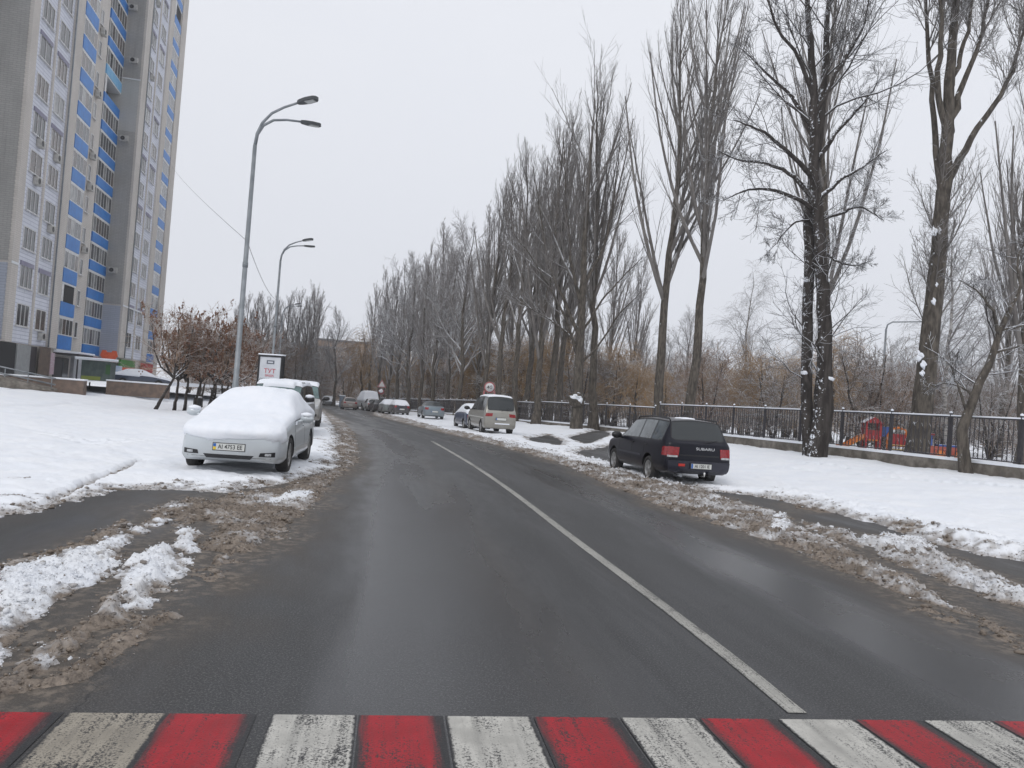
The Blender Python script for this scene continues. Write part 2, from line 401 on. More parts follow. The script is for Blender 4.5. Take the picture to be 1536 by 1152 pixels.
def layers(x, y):
    n1 = fbm(x, y, 1.7, 4, 3) - .5; n2 = fbm(x, y, 7., 4, 9) - .5
    bl = billow(x, y, 5.2, 4, 21); blf = billow(x, y, 12., 2, 40) * .6 + billow(x, y, 30., 2, 63) * .4
    r = np.hypot(x, y)
    t = np.full(x.shape, -.05); dirt = np.zeros(x.shape); cls = np.zeros(x.shape, np.int8)
    film = np.zeros(x.shape)
    edge = n1 * .40 + n2 * .34
    hole = fbm(x, y, 3.2, 5, 88, .62)
    def put(tt, dd, c):
        nonlocal t, dirt, cls
        k = tt > t
        t = np.where(k, tt, t); dirt = np.where(k, dd, dirt); cls = np.where(k & (tt > -.03), c, cls).astype(np.int8)
    def prof(e, soft, th):
        return np.where(e > 0, sstep(-.15 * soft, soft, e) * th, np.clip(e / .06, -1, 0) * .05)
    for P, thick in ((P_SNOWL, .085), (P_SNOWR, .09)):
        sd = polysd(x, y, P, 2.5)
        for Q in (P_BAY if P is P_SNOWR else []):
            sd = np.minimum(sd, -polysd(x, y, Q, 2.5) + .0)
        e = sd + edge * .8
        film = np.maximum(film, sstep(-.9, 0, sd) * .5)
        tt = prof(e, .45, thick)
        inner = sstep(.0, .6, e)
        tt = tt + inner * (n1 * .05 + (fbm(x, y, .6, 3, 77) - .5) * .17 + n2 * .04 + (bl - .5) * .05 * sstep(2.2, .2, e) + (blf - .5) * .012)
        dd = np.clip(sstep(.55, -.05, e + n2 * .6) * .55 + sstep(.62, .85, fbm(x, y, 2.4, 4, 55)) * sstep(2.4, .4, e) * .5, 0, 1)
        put(tt, dd, 1)
    bank = linedist(x, y, BANK_R, 1.2)
    t = t + np.where(cls == 1, sstep(.9, .1, bank) * (.06 + .12 * (bl - .4)), 0)
    for P, th, soft, ro, d0 in SL:
        sd = polysd(x, y, P, 1.2)
        e = sd + edge * .55 + .02
        film = np.maximum(film, sstep(-1.2, .1, sd + n1 * .8))
        th = th * .66
        tt = prof(e, soft, th)
        inner = sstep(0, soft * .8, e)
        if d0 > .2: tt = tt - sstep(.52, .68, hole) * (th * .9 + .02)
        tt = tt + inner * th * ro * (1.5 * (bl - .5) + 1.6 * (blf - .5)) + sstep(0, .1, e) * (blf - .5) * .045
        dn = np.clip(d0 + (fbm(x, y, 3.1, 4, 5) - .5) * .9 + .35 * (.5 - bl) + .6 * sstep(.20, -.02, e + n2 * .3) * (1 - d0), 0, 1)
        put(tt, dn, 2)
    for P, w, h, d0 in LINES:
        dd = linedist(x, y, P, 1.)
        e = w - dd + n2 * .12 + n1 * .04
        put(prof(e, w, h) + sstep(0, w, e) * (blf - .5) * h, np.clip(d0 + n1 * .5, 0, 1), 2)
        film = np.maximum(film, sstep(.4, 0, dd) * .8)
    for P, w, dp, d0 in RUTS:
        k = sstep(w, w * .3, linedist(x, y, P, 1.) + n2 * .15)
        t = np.where(cls == 1, np.maximum(t - k * dp, .004), t); dirt = np.maximum(dirt, k * d0 * (cls == 1))
    return t, dirt, cls, film

def ground_z(x, y):
    x = np.array([float(x)]); y = np.array([float(y)])
    t = layers(x, y)[0]
    return float(terrain(x, y)[0] + max(t[0], 0))

# ------------------------------------------------------------------ snow and slush sheet
def polar_grid():
    a1 = np.arange(-44, 42.001, .125)
    a0 = np.arange(-100, -44, 1.0); a2 = np.arange(42.9, 100, 1.0)
    A = R_(1) * np.concatenate([a0, a1, a2])
    lr = np.concatenate([np.arange(math.log(2.6), math.log(22), .0042), np.arange(math.log(22), math.log(60), .0068), np.arange(math.log(60), math.log(330), .02)])
    r = np.exp(lr)
    rr, aa = np.meshgrid(r, A, indexing='ij')
    return rr * np.sin(aa), rr * np.cos(aa)

gx, gy = polar_grid(); NRg, NAg = gx.shape
gx = gx.ravel(); gy = gy.ravel()
T_, D_, C_, _ = layers(gx, gy)
gzv = terrain(gx, gy) + T_
idx = np.arange(NRg * NAg).reshape(NRg, NAg)
FQ = np.stack([idx[:-1, :-1], idx[:-1, 1:], idx[1:, 1:], idx[1:, :-1]], -1).reshape(-1, 4)[:, ::-1]
vis = (T_ > -.045)[FQ].any(1)
slu = (C_ == 2)[FQ].sum(1) >= 2
GV = np.stack([gx, gy, gzv], -1)

def snow_material(name, slush):
    m = bpy.data.materials.new(name); t = NT(m)
    vec = t.n('ShaderNodeTexCoord').outputs['Object']
    at_ = t.n('ShaderNodeAttribute', _attribute_name='dirt').outputs['Fac']
    n = t.noise(vec, 7., 6, .65)
    f = t.math('ADD', at_, t.math('MULTIPLY', t.math('SUBTRACT', n, .5), .55 if slush else .25))
    f = t.ramp(f, .08, .8)
    brown = t.mix(t.ramp(t.noise(vec, 3., 5, .6), .3, .7), (.17, .138, .11), (.30, .25, .205))
    brown = t.mix(t.ramp(t.noise(vec, 22., 4, .6), .42, .75), brown, (.09, .075, .065))
    white = t.mix(t.ramp(t.noise(vec, 1.2, 5, .6), .3, .7), (.80, .825, .87), (.85, .865, .89))
    col = t.mix(f, white, brown)
    sp = t.n('ShaderNodeTexVoronoi', Vector=t.n('ShaderNodeMapping', Vector=vec, Scale=(1., 1.4, 1.)).outputs[0], Scale=3.2, Randomness=1.).outputs['Distance']
    spk = t.math('MULTIPLY', t.ramp(sp, .03, .055, 1., 0.), t.ramp(t.noise(vec, .45, 3), .52, .62))
    col = t.mix(t.math('MULTIPLY', spk, .75), col, (.09, .075, .06))
    b = t.n('ShaderNodeBsdfPrincipled', i0=col, Roughness=t.ramp(f, 0, 1, .85, .6))
    b.inputs['Specular IOR Level'].default_value = .25
    bn = t.math('ADD', t.noise(vec, 28., 5, .7), t.math('MULTIPLY', t.noise(vec, 90., 3, .6), .5))
    t.t.links.new(t.n('ShaderNodeBump', Strength=.55 if slush else .3, Distance=.03, Height=bn).outputs[0], b.inputs['Normal'])
    t.out(b.outputs[0]); return m

def sub_mesh(name, faces, mat_):
    used = np.unique(faces); rem = np.zeros(len(GV), np.int64); rem[used] = np.arange(len(used))
    me = np_mesh(name, GV[used], rem[faces], mat_)
    a = me.attributes.new('dirt', 'FLOAT', 'POINT'); a.data.foreach_set('value', D_[used].astype(np.float32))
    return me
tag(link('snow_ground', sub_mesh('snow_ground', FQ[vis & ~slu], snow_material('snow_field', False))), kind='structure')
tag(link('slush', sub_mesh('slush', FQ[vis & slu], snow_material('slush', True))), kind='stuff')

# crumbs of slush and ice thrown up by the wheels
def crumbs(n, seed):
    rg = np.random.default_rng(seed)
    r = np.hypot(gx, gy)
    ok = (r < 34) & (r > 2.8) & (((C_ == 2) & (T_ > -.035)) | ((C_ == 1) & (D_ > .22) & (T_ > -.03)))
    ids = np.nonzero(ok)[0]; w_ = (r[ids] ** 1.1); w_ /= w_.sum()
    ii = rg.choice(ids, n, p=w_)
    s = np.clip(.0050 * (rg.pareto(2.6, n) + 1) * (r[ii] / 9) ** .35, .004, .034)
    c = GV[ii] + np.stack([rg.normal(0, .03, n), rg.normal(0, .03, n), s * .25], -1)
    t_ = (1 + 5 ** .5) / 2
    iv = np.array([(-1, t_, 0), (1, t_, 0), (-1, -t_, 0), (1, -t_, 0), (0, -1, t_), (0, 1, t_), (0, -1, -t_), (0, 1, -t_), (t_, 0, -1), (t_, 0, 1), (-t_, 0, -1), (-t_, 0, 1)]) / 1.9
    fi = np.array([(0, 11, 5), (0, 5, 1), (0, 1, 7), (0, 7, 10), (0, 10, 11), (1, 5, 9), (5, 11, 4), (11, 10, 2), (10, 7, 6), (7, 1, 8), (3, 9, 4), (3, 4, 2), (3, 2, 6), (3, 6, 8), (3, 8, 9), (4, 9, 5), (2, 4, 11), (6, 2, 10), (8, 6, 7), (9, 8, 1)])
    V = c[:, None] + (iv[None] * rg.uniform(.55, 1.3, (n, 12, 1))) * s[:, None, None] * rg.uniform(.6, 1.4, (n, 1, 3)) * np.array([1.1, 1.1, .75])
    Fc = fi[None] + (np.arange(n) * 12)[:, None, None]
    dd = np.clip(D_[ii] + .10 + rg.normal(0, .2, n), 0, 1)
    me = np_mesh('slush_crumbs', V.reshape(-1, 3), Fc.reshape(-1, 3), bpy.data.materials['slush'])
    a = me.attributes.new('dirt', 'FLOAT', 'POINT'); a.data.foreach_set('value', np.repeat(dd, 12).astype(np.float32))
    tag(link('slush_crumbs', me), kind='stuff')
crumbs(42000, 5)

# ------------------------------------------------------------------ asphalt sheet
def road_mesh():
    lat = np.concatenate([np.arange(-26, -6, .5), np.arange(-6, 6, .12), np.arange(6, 16.1, .5)])
    s = np.concatenate([np.arange(14, 60, .16), np.arange(60, CLS[-1], 1.)])
    px = np.interp(s, CLS, CL[:, 0]); py = np.interp(s, CLS, CL[:, 1])
    tx = np.gradient(px, s); ty = np.gradient(py, s); l = np.hypot(tx, ty); tx /= l; ty /= l
    # smooth the tangents so that the strip does not kink
    k = np.ones(9) / 9
    tx = np.convolve(np.pad(tx, 4, mode='edge'), k, 'valid'); ty = np.convolve(np.pad(ty, 4, mode='edge'), k, 'valid')
    SS, LL = np.meshgrid(s, lat, indexing='ij')
    X = px[:, None] + ty[:, None] * LL; Y = py[:, None] - tx[:, None] * LL
    x = X.ravel(); y = Y.ravel()
    film = layers(x, y)[3]
    z = terrain(x, y)
    ii = np.arange(x.size).reshape(X.shape)
    FA = np.stack([ii[:-1, :-1], ii[:-1, 1:], ii[1:, 1:], ii[1:, :-1]], -1).reshape(-1, 4)[:, ::-1]
    me = np_mesh('road', np.stack([x, y, z], -1), FA, road_material())
    a = me.attributes.new('film', 'FLOAT', 'POINT'); a.data.foreach_set('value', film.astype(np.float32))
    a = me.attributes.new('lane', 'FLOAT_VECTOR', 'POINT')
    a.data.foreach_set('vector', np.stack([LL.ravel(), SS.ravel(), np.zeros(x.size)], -1).astype(np.float32).ravel())
    return me

def road_material():
    m = bpy.data.materials.new('wet_asphalt'); t = NT(m)
    lane = t.n('ShaderNodeAttribute', _attribute_name='lane').outputs['Vector']
    film = t.n('ShaderNodeAttribute', _attribute_name='film').outputs['Fac']
    vec = t.n('ShaderNodeTexCoord').outputs['Object']
    long_ = t.n('ShaderNodeMapping', Vector=lane, Scale=(1., .09, 1.)).outputs[0]
    mid = t.n('ShaderNodeMapping', Vector=lane, Scale=(1., .28, 1.)).outputs[0]
    streak = t.noise(long_, 1.5, 5, .6)
    patch = t.noise(mid, .55, 5, .6, .6)
    grain = t.noise(vec, 75., 3, .8)
    spk = t.noise(vec, 48., 3, .7)
    base = t.mix(t.ramp(streak, .35, .65), (.015, .0155, .017), (.034, .035, .038))
    base = t.mix(t.ramp(patch, .40, .72, 0, .4), base, (.055, .056, .060))
    base = t.mix(t.ramp(grain, .48, .68, 0, .75), base, (.17, .168, .16))
    base = t.mix(t.ramp(spk, .55, .75, 0, .6), base, (.010, .010, .011))
    # brown wheel-track film and dirt by the kerb
    sx = t.n('ShaderNodeSeparateXYZ', Vector=lane).outputs[0]
    w1 = t.ramp(t.math('ABSOLUTE', t.math('ADD', sx, 1.35)), 0., .55, .45, 0.)
    w1 = t.math('MULTIPLY', w1, t.ramp(t.noise(long_, 2.2, 4, .6), .3, .7))
    base = t.mix(w1, base, (.062, .050, .040))
    fd = t.math('MULTIPLY', film, t.ramp(t.noise(mid, 2.4, 6, .65), .25, .7, .25, 1.))
    base = t.mix(t.math('MULTIPLY', fd, .85), base, (.088, .073, .059))
    mush = t.math('MULTIPLY', t.ramp(film, .55, 1.), t.ramp(t.noise(vec, 9., 6, .7), .46, .62))
    base = t.mix(t.math('MULTIPLY', mush, .8), base, (.20, .165, .132))
    # cracks
    wob = t.n('ShaderNodeVectorMath', _operation='ADD'); t.t.links.new(lane, wob.inputs[0]); t.t.links.new(t.n('ShaderNodeTexNoise', Vector=lane, Scale=1.4, Detail=5).outputs['Color'], wob.inputs[1])
    vo = t.n('ShaderNodeTexVoronoi', Vector=t.n('ShaderNodeMapping', Vector=wob.outputs[0], Scale=(.5, .16, 1)).outputs[0], Scale=.8, _feature='DISTANCE_TO_EDGE').outputs['Distance']
    cr = t.math('MULTIPLY', t.ramp(vo, .0, .007, 1., 0.), t.ramp(t.noise(mid, 1.3, 3), .55, .68))
    base = t.mix(t.math('MULTIPLY', cr, .8), base, (.010, .010, .011))
    track = t.math('MAXIMUM', t.ramp(t.math('ABSOLUTE', t.math('ADD', sx, 1.9)), .2, 1.3, 1., 0.), t.ramp(t.math('ABSOLUTE', t.math('ADD', sx, -1.7)), .1, .9, .75, 0.))
    wn = t.math('ADD', t.noise(t.n('ShaderNodeMapping', Vector=lane, Scale=(1., .13, 1.)).outputs[0], .8, 4, .55, .5), t.math('MULTIPLY', track, .26))
    wn = t.math('ADD', wn, t.math('MULTIPLY', t.math('SUBTRACT', t.noise(mid, 3.2, 5, .65), .5), .16))
    wet = t.ramp(wn, .44, .78)
    base = t.mix(t.math('MULTIPLY', wet, .45), base, (.018, .019, .022))
    rough = t.math('ADD', t.math('MULTIPLY', wet, -.34), .56)
    rough = t.math('ADD', rough, t.math('MULTIPLY', fd, .28))
    b = t.n('ShaderNodeBsdfPrincipled', i0=base, Roughness=rough)
    b.inputs['Specular IOR Level'].default_value = .5
    hb = t.math('ADD', t.noise(vec, 95., 3, .7), t.math('MULTIPLY', t.noise(vec, 9., 4, .6), .35))
    t.t.links.new(t.n('ShaderNodeBump', Strength=t.math('ADD', t.math('MULTIPLY', wet, -.22), .36), Distance=.012, Height=hb).outputs[0], b.inputs['Normal'])
    t.out(b.outputs[0]); return m

tag(link('road', road_mesh()), kind='structure')

# ------------------------------------------------------------------ painted markings
def paint(name, color, wear, edge_dark, seed):
    """worn road paint: the asphalt shows through where the film of paint is gone"""
    m = bpy.data.materials.new(name); t = NT(m)
    uv = t.n('ShaderNodeAttribute', _attribute_name='uvp').outputs['Vector']
    vec = t.n('ShaderNodeTexCoord').outputs['Object']
    vs = t.n('ShaderNodeMapping', Vector=uv, Location=(seed * 3.1, seed * 1.7, 0), Scale=(9., 1.1, 1.)).outputs[0]
    grain = t.noise(vec, 85., 3, .75)
    strk = t.noise(vs, 1.0, 5, .7)
    pt = t.noise(vec, 4., 5, .6)
    k = t.math('ADD', t.math('MULTIPLY', grain, .75), t.math('ADD', t.math('MULTIPLY', strk, .42), t.math('MULTIPLY', pt, .38)))
    k = t.math('ADD', k, t.math('MULTIPLY', t.math('SUBTRACT', t.noise(vec, .9, 3, .5), .5), .30))
    f = t.ramp(k, wear - .09, wear + .06)
    u = t.n('ShaderNodeSeparateXYZ', Vector=uv).outputs[0]
    if edge_dark:
        e = t.math('ADD', t.math('ABSOLUTE', t.math('SUBTRACT', u, .46)), t.math('MULTIPLY', t.math('SUBTRACT', t.noise(vs, .7, 5, .7), .5), .45))
        f = t.math('MULTIPLY', f, t.ramp(e, .30, .47, 1., 0.))
    else:
        e = t.math('ADD', t.math('ABSOLUTE', t.math('SUBTRACT', u, .5)), t.math('MULTIPLY', t.math('SUBTRACT', t.noise(vec, 26., 4, .7), .5), .10))
        f = t.math('MULTIPLY', f, t.ramp(e, .455, .49, 1., 0.))
    col = t.mix(t.ramp(pt, .3, .7), color, tuple(c * .66 for c in color))
    dirt_ = t.ramp(t.noise(vs, .6, 4, .7), .45, .72, 0, .7)
    col = t.mix(dirt_, col, tuple(c * .45 + .02 for c in color))
    asp = t.mix(t.ramp(grain, .5, .7, 0, .6), (.026, .026, .028), (.09, .088, .085))
    b = t.n('ShaderNodeBsdfPrincipled', i0=t.mix(f, asp, col), Roughness=.5)
    b.inputs['Specular IOR Level'].default_value = .3
    t.t.links.new(t.n('ShaderNodeBump', Strength=.3, Distance=.01, Height=t.noise(vec, 95., 3, .7)).outputs[0], b.inputs['Normal'])
    t.out(b.outputs[0]); return m

def strip_mesh(name, quads, m, z=.004, nx=4, ny=16, jag=0.):
    V = []; UV = []; FA = []
    for q in quads:
        a, b, c, d = [np.array(p) for p in q]  # near-left, near-right, far-right, far-left
        o = len(V)
        for j in range(ny + 1):
            for i in range(nx + 1):
                u = i / nx; v = j / ny
                p = (a * (1 - u) + b * u) * (1 - v) + (d * (1 - u) + c * u) * v
                V.append((p[0], p[1], float(gz(p[1])) + z)); UV.append((u + 0., v * np.linalg.norm(d - a), 0))
        for j in range(ny):
            for i in range(nx):
                k = o + j * (nx + 1) + i; FA.append((k, k + 1, k + nx + 2, k + nx + 1))
    me = np_mesh(name, np.array(V), np.array(FA), m)
    at_ = me.attributes.new('uvp', 'FLOAT_VECTOR', 'POINT'); at_.data.foreach_set('vector', np.array(UV, np.float32).ravel())
    return me
E0 = gnd(0, 1069); E1 = gnd(1536, 1083); ed = (E1 - E0) / np.linalg.norm(E1 - E0)
sdir = np.array([-ed[1], ed[0]])
def on_edge(px): # where the crosswalk's far edge passes under a given photo column
    a = 0; v = 1069 + 14 * px / 1536
    return float((gnd(px, v) - E0) @ ed)
def stripe(l0, l1, near=3.6):
    a = E0 + ed * l0; b = E0 + ed * l1
    return (a - sdir * near, b - sdir * near, b, a)
WH = [(103, 250), (408, 535), (668, 795), (930, 1045), (1166, 1280), (1384, 1486), (1588, 1690)]
RD = [(-70, 96), (250, 385), (538, 664), (800, 926), (1048, 1163), (1282, 1382), (1488, 1588)]
white_p = paint('white_road_paint', (.57, .555, .51), .715, False, 1)
white_d = paint('dirty_white_road_paint', (.40, .36, .295), .76, False, 3)
red_p = paint('red_road_paint', (.42, .014, .024), .715, True, 5)
qs = [stripe(on_edge(a), on_edge(b)) for a, b in WH]
tag(link('crosswalk_white_markings', strip_mesh('crosswalk_white', qs[1:], white_p)), kind='structure')
tag(link('crosswalk_dirty_marking', strip_mesh('crosswalk_dirty', qs[:1], white_d)), kind='structure')
tag(link('crosswalk_red_markings', strip_mesh('crosswalk_red', [stripe(on_edge(a), on_edge(b)) for a, b in RD], red_p)), kind='structure')

def centre_line():
    pts = catmull([gnd(*p) for p in [(1196, 1070), (1090, 983), (980, 898), (860, 808), (760, 732), (700, 692), (648, 662)]], 10)
    L = []; w = .062
    d = np.gradient(pts, axis=0); d /= np.linalg.norm(d, axis=1)[:, None]; nrm = np.stack([d[:, 1], -d[:, 0]], -1)
    for i in range(len(pts) - 1):
        L.append((pts[i] - nrm[i] * w, pts[i] + nrm[i] * w, pts[i + 1] + nrm[i + 1] * w, pts[i + 1] - nrm[i + 1] * w))
    tag(link('centre_line_marking', strip_mesh('centre_line', L, paint('line_paint', (.46, .45, .41), .725, False, 2), ny=3, nx=2)), kind='structure')
    pts = catmull([gnd(*p) for p in [(642, 659), (622, 650), (600, 642)]], 4); d = np.gradient(pts, axis=0); d /= np.linalg.norm(d, axis=1)[:, None]; nrm = np.stack([d[:, 1], -d[:, 0]], -1)
    L = [(pts[i] - nrm[i] * w, pts[i] + nrm[i] * w, pts[i + 1] + nrm[i + 1] * w, pts[i + 1] - nrm[i + 1] * w) for i in range(len(pts) - 1)]
    tag(link('faded_centre_line_marking', strip_mesh('centre_line_far', L, paint('line_paint_faded', (.3, .3, .28), .85, False, 4), ny=3, nx=2)), kind='structure')
centre_line()
# ------------------------------------------------------------------ apartment tower
BP = np.array([-35.5, 53.2]); BS = np.array([-.225, .974]); BS = BS / np.linalg.norm(BS); BN = np.array([BS[1], -BS[0]])
ZB, FH, NF = 3.3, 2.8, 17
M['siding'] = None
def wall_mat(name, c1, c2, bw, bh, mortar, amt=.35, blotch=.0):
    m = bpy.data.materials.new(name); t = NT(m)
    vec = t.n('ShaderNodeTexCoord').outputs['Object']
    s = t.n('ShaderNodeSeparateXYZ', Vector=vec)
    cv = t.n('ShaderNodeCombineXYZ', i0=t.math('ADD', s.outputs[0], s.outputs[1]), i1=s.outputs[2]).outputs[0]
    br = t.n('ShaderNodeTexBrick', Vector=cv, Scale=1., Mortar__Size=.12 * bh, Brick__Width=bw, Row__Height=bh)
    br.inputs['Color1'].default_value = c4(c1); br.inputs['Color2'].default_value = c4(c2); br.inputs['Mortar'].default_value = c4(mortar)
    col = br.outputs[0]
    f = t.ramp(t.noise(t.n('ShaderNodeMapping', Vector=cv, Scale=(1, .35, 1)).outputs[0], .55, 6, .65), .35, .7, 0, amt)
    col = t.mix(f, col, tuple(c * .62 for c in c1))
    f = t.ramp(t.noise(t.n('ShaderNodeMapping', Vector=cv, Scale=(3, .12, 1)).outputs[0], .8, 5, .65), .5, .75, 0, amt * .8)
    col = t.mix(f, col, tuple(c * .5 for c in c1))
    b = t.n('ShaderNodeBsdfPrincipled', i0=col, Roughness=.9); b.inputs['Specular IOR Level'].default_value = .2
    t.t.links.new(t.n('ShaderNodeBump', Strength=.5, Distance=.02, Height=br.outputs['Fac'], _invert=True).outputs[0], b.inputs['Normal'])
    t.out(b.outputs[0]); return m
M['siding'] = wall_mat('pale_siding', (.74, .76, .83), (.69, .71, .78), 3.1, .28, (.50, .52, .60), .25)
M['brick'] = wall_mat('grey_brick', (.39, .385, .37), (.43, .42, .405), .5, .15, (.31, .305, .295), .45)
M['brick_lt'] = wall_mat('patched_brick', (.46, .46, .45), (.48, .48, .47), .5, .15, (.40, .40, .39), .2)
M['beige'] = wall_mat('beige_brick', (.60, .565, .525), (.64, .60, .56), .5, .15, (.5, .47, .44), .35)
M['blue_siding'] = wall_mat('blue_grey_siding', (.40, .43, .50), (.44, .47, .54), 3.1, .2, (.32, .35, .41), .2)
M['blue'] = mat('blue_panel', (.016, .20, .58), (.012, .16, .50), 1.5, .45, dirt=(.05, .12, .3), dirt_amt=.35)
M['blue_lt'] = mat('pale_blue_panel', (.12, .36, .62), (.2, .45, .66), 1.2, .5)
M['frame'] = mat('window_frame', (.70, .70, .70), (.55, .54, .53), 2, .5)
M['pane'] = mat('pane_dark', (.03, .034, .038), (.07, .074, .08), .9, .06, spec=.8)
M['pane_curtain'] = mat('pane_curtain', (.30, .30, .29), (.14, .145, .15), .8, .12, spec=.7)
M['pane_warm'] = mat('pane_warm', (.13, .10, .085), (.06, .055, .055), .8, .1, spec=.7)
M['lintel'] = mat('lintel', (.23, .22, .30), (.30, .29, .36), 1.2, .8)
M['shade_black'] = mat('opening_shade', (.012, .012, .014), rough=.8)  # near-black for flat panels, shade inside openings put into the colour
M['ac'] = mat('air_conditioner', (.48, .47, .44), (.36, .35, .33), 4, .5)
M['roofing'] = mat('roofing', (.16, .16, .17), rough=.9)

BLD = empty('apartment_building', (BP[0], BP[1], 0), 0, 'tall pale apartment tower with bright blue balcony panels at the left edge', 'building')
BLD.rotation_euler = (0, 0, math.atan2(BS[1], BS[0]))     # local x runs along the facade, local -y points at the street
ZT = ZB + NF * FH + .9
def bpart(name, mb, m, parent=None): return mb.build(name, m, parent or BLD)
def wbox(m, s0, s1, d0, d1, z0, z1, mi=0):  # d: depth behind the facade plane (positive = into the building)
    return m.box(s0, s1, d0, d1, z0, z1, mi)
DEEP = 16.
# massive bodies, each a wall part
bpart('wall', wbox(MB(), 0, 17.3, .0, DEEP, ZB - 2.4, ZT), M['beige'])
bpart('wall', wbox(MB(), 17.3, 29.0, 3.0, DEEP - .01, ZB - 2.4, ZT + .01), M['beige'])
bpart('wall', wbox(MB(), 29.0, 48.3, .002, DEEP + .01, ZB - 2.4, ZT + .5), M['beige'])
bpart('wall', wbox(MB(), -11, -.0, 3.0, DEEP - .02, ZB - 2.4, ZT - .02), M['brick'])
# grey brick end walls facing the camera
m_ = wbox(MB(), -.03, -.001, .02, 3.0, ZB + 2 * FH, ZT); bpart('end_wall', m_, M['brick'])
m_ = wbox(MB(), -.05, -.001, .01, 3.0, ZB + .1, ZB + 2 * FH - .15); bpart('end_wall', m_, M['blue_siding'])
m_ = wbox(MB(), 28.97, 28.999, .02, 3.0, ZB + 2 * FH, ZB + 8.6 * FH); wbox(m_, 28.971, 28.999, .02, 3.0, ZB + 10.6 * FH, ZT); bpart('end_wall', m_, M['brick'])
m_ = wbox(MB(), 28.95, 28.999, .015, 3.0, ZB + 8.6 * FH, ZB + 10.6 * FH); bpart('patched_wall', m_, M['brick_lt'])
m_ = wbox(MB(), 28.95, 28.999, .01, 3.0, ZB - .2, ZB + 2 * FH - .15); bpart('end_wall', m_, M['blue_siding'])
# siding panels between the pilasters
for (a, b, sp) in ((1.2, 8.25, 4.85), (31.1, 39.2, 35.05)):
    m_ = wbox(MB(), a, sp - .14, -.05, -.002, ZB, ZT); wbox(m_, sp + .14, b, -.05, -.002, ZB, ZT); bpart('siding', m_, M['siding'])
    m_ = wbox(MB(), sp - .14, sp + .14, -.16, -.002, ZB, ZT); bpart('pilaster', m_, M['beige'])
for (a, b) in ((0.02, 1.18), (8.27, 10.2), (29.0, 31.08), (39.22, 41.2), (45.4, 48.25)):
    m_ = wbox(MB(), a, b, -.22, -.002, ZB - .02, ZT - .02); bpart('pilaster', m_, M['beige'])
bpart('roof', wbox(MB(), 28.6, 48.8, -.5, DEEP + .2, ZT + .5, ZT + .85), M['roofing'])
bpart('roof', wbox(MB(), -11.2, 28.58, -.3, DEEP + .2, ZT + .02, ZT + .3), M['roofing'])

RB = random.Random(3)
_wc = {}
def window_mesh(wd, ht, cols, pm):
    k = (wd, ht, cols, pm)
    if k in _wc: return _wc[k]
    fr = MB(); t_ = .06
    fr.box(-wd / 2, wd / 2, -.05, .0, 0, t_); fr.box(-wd / 2, wd / 2, -.05, 0, ht - t_, ht)
    for i in range(cols + 1):
        x = -wd / 2 + t_ / 2 + (wd - t_) * i / cols
        fr.box(x - t_ / 2, x + t_ / 2, -.05, 0, t_, ht - t_)
    fr.box(-wd / 2 - .12, wd / 2 + .12, -.16, .0, -.07, -.003)
    pa = MB(); 
    for i in range(cols):
        x0 = -wd / 2 + t_ / 2 + (wd - t_) * i / cols + t_ / 2; x1 = -wd / 2 + t_ / 2 + (wd - t_) * (i + 1) / cols - t_ / 2
        pa.box(x0, x1, -.012, .0, t_, ht - t_)
    _wc[k] = (fr.mesh('window_frame', M['frame']), pa.mesh('pane', pm)); return _wc[k]
def window(s, d, z, wd, ht, cols, parent=None, rot=0., name='window'):
    pm = RB.choice([M['pane'], M['pane'], M['pane_curtain'], M['pane_warm'], M['pane']])
    a, b = window_mesh(wd, ht, cols, pm)
    o = link(name, a, parent or BLD, (s, d, z)); o.rotation_euler.z = rot
    link('pane', b, o); return o
_ac = MB().box(-.42, .42, -.34, 0, 0, .58, 0, bev=.03); _ac.lathe([(.02, .0), (.2, .0), (.22, .015)], 16, 1, Matrix.Translation((-.1, -.345, .29)) @ Matrix.Rotation(R_(90), 4, 'X'))
_ac = _ac.mesh('air_conditioner', [M['ac'], M['black']])
_li = MB().box(-1.2, 1.2, -.09, -.0, 0, .32).mesh('lintel', M['lintel'])
def ac(s, d, z, rot=0.):
    o = link('air_conditioner', _ac, BLD, (s, d, z)); o.rotation_euler.z = rot
WIN = [(3.1, 2.25), (6.62, 2.1), (32.85, 2.2), (37.1, 2.2)]
ACA = {(0, 5), (0, 4), (1, 5), (1, 3), (1, 0), (2, 11), (3, 2), (2, 14)}
for ci, (s, wd) in enumerate(WIN):
    for k in range(NF):
        z = ZB + 1.3 + k * FH + (0 if ci in (0, 2) else -.06)
        window(s, -.052, z - .05, wd, 1.62, 3 if RB.random() < .5 else 2)
        if k in (1, 5, 7, 9, 12, 14): link('lintel', _li, BLD, (s, -.052, z + 1.53))
        if (ci, k) in ACA: ac(s + .15, -.06, z - .78)

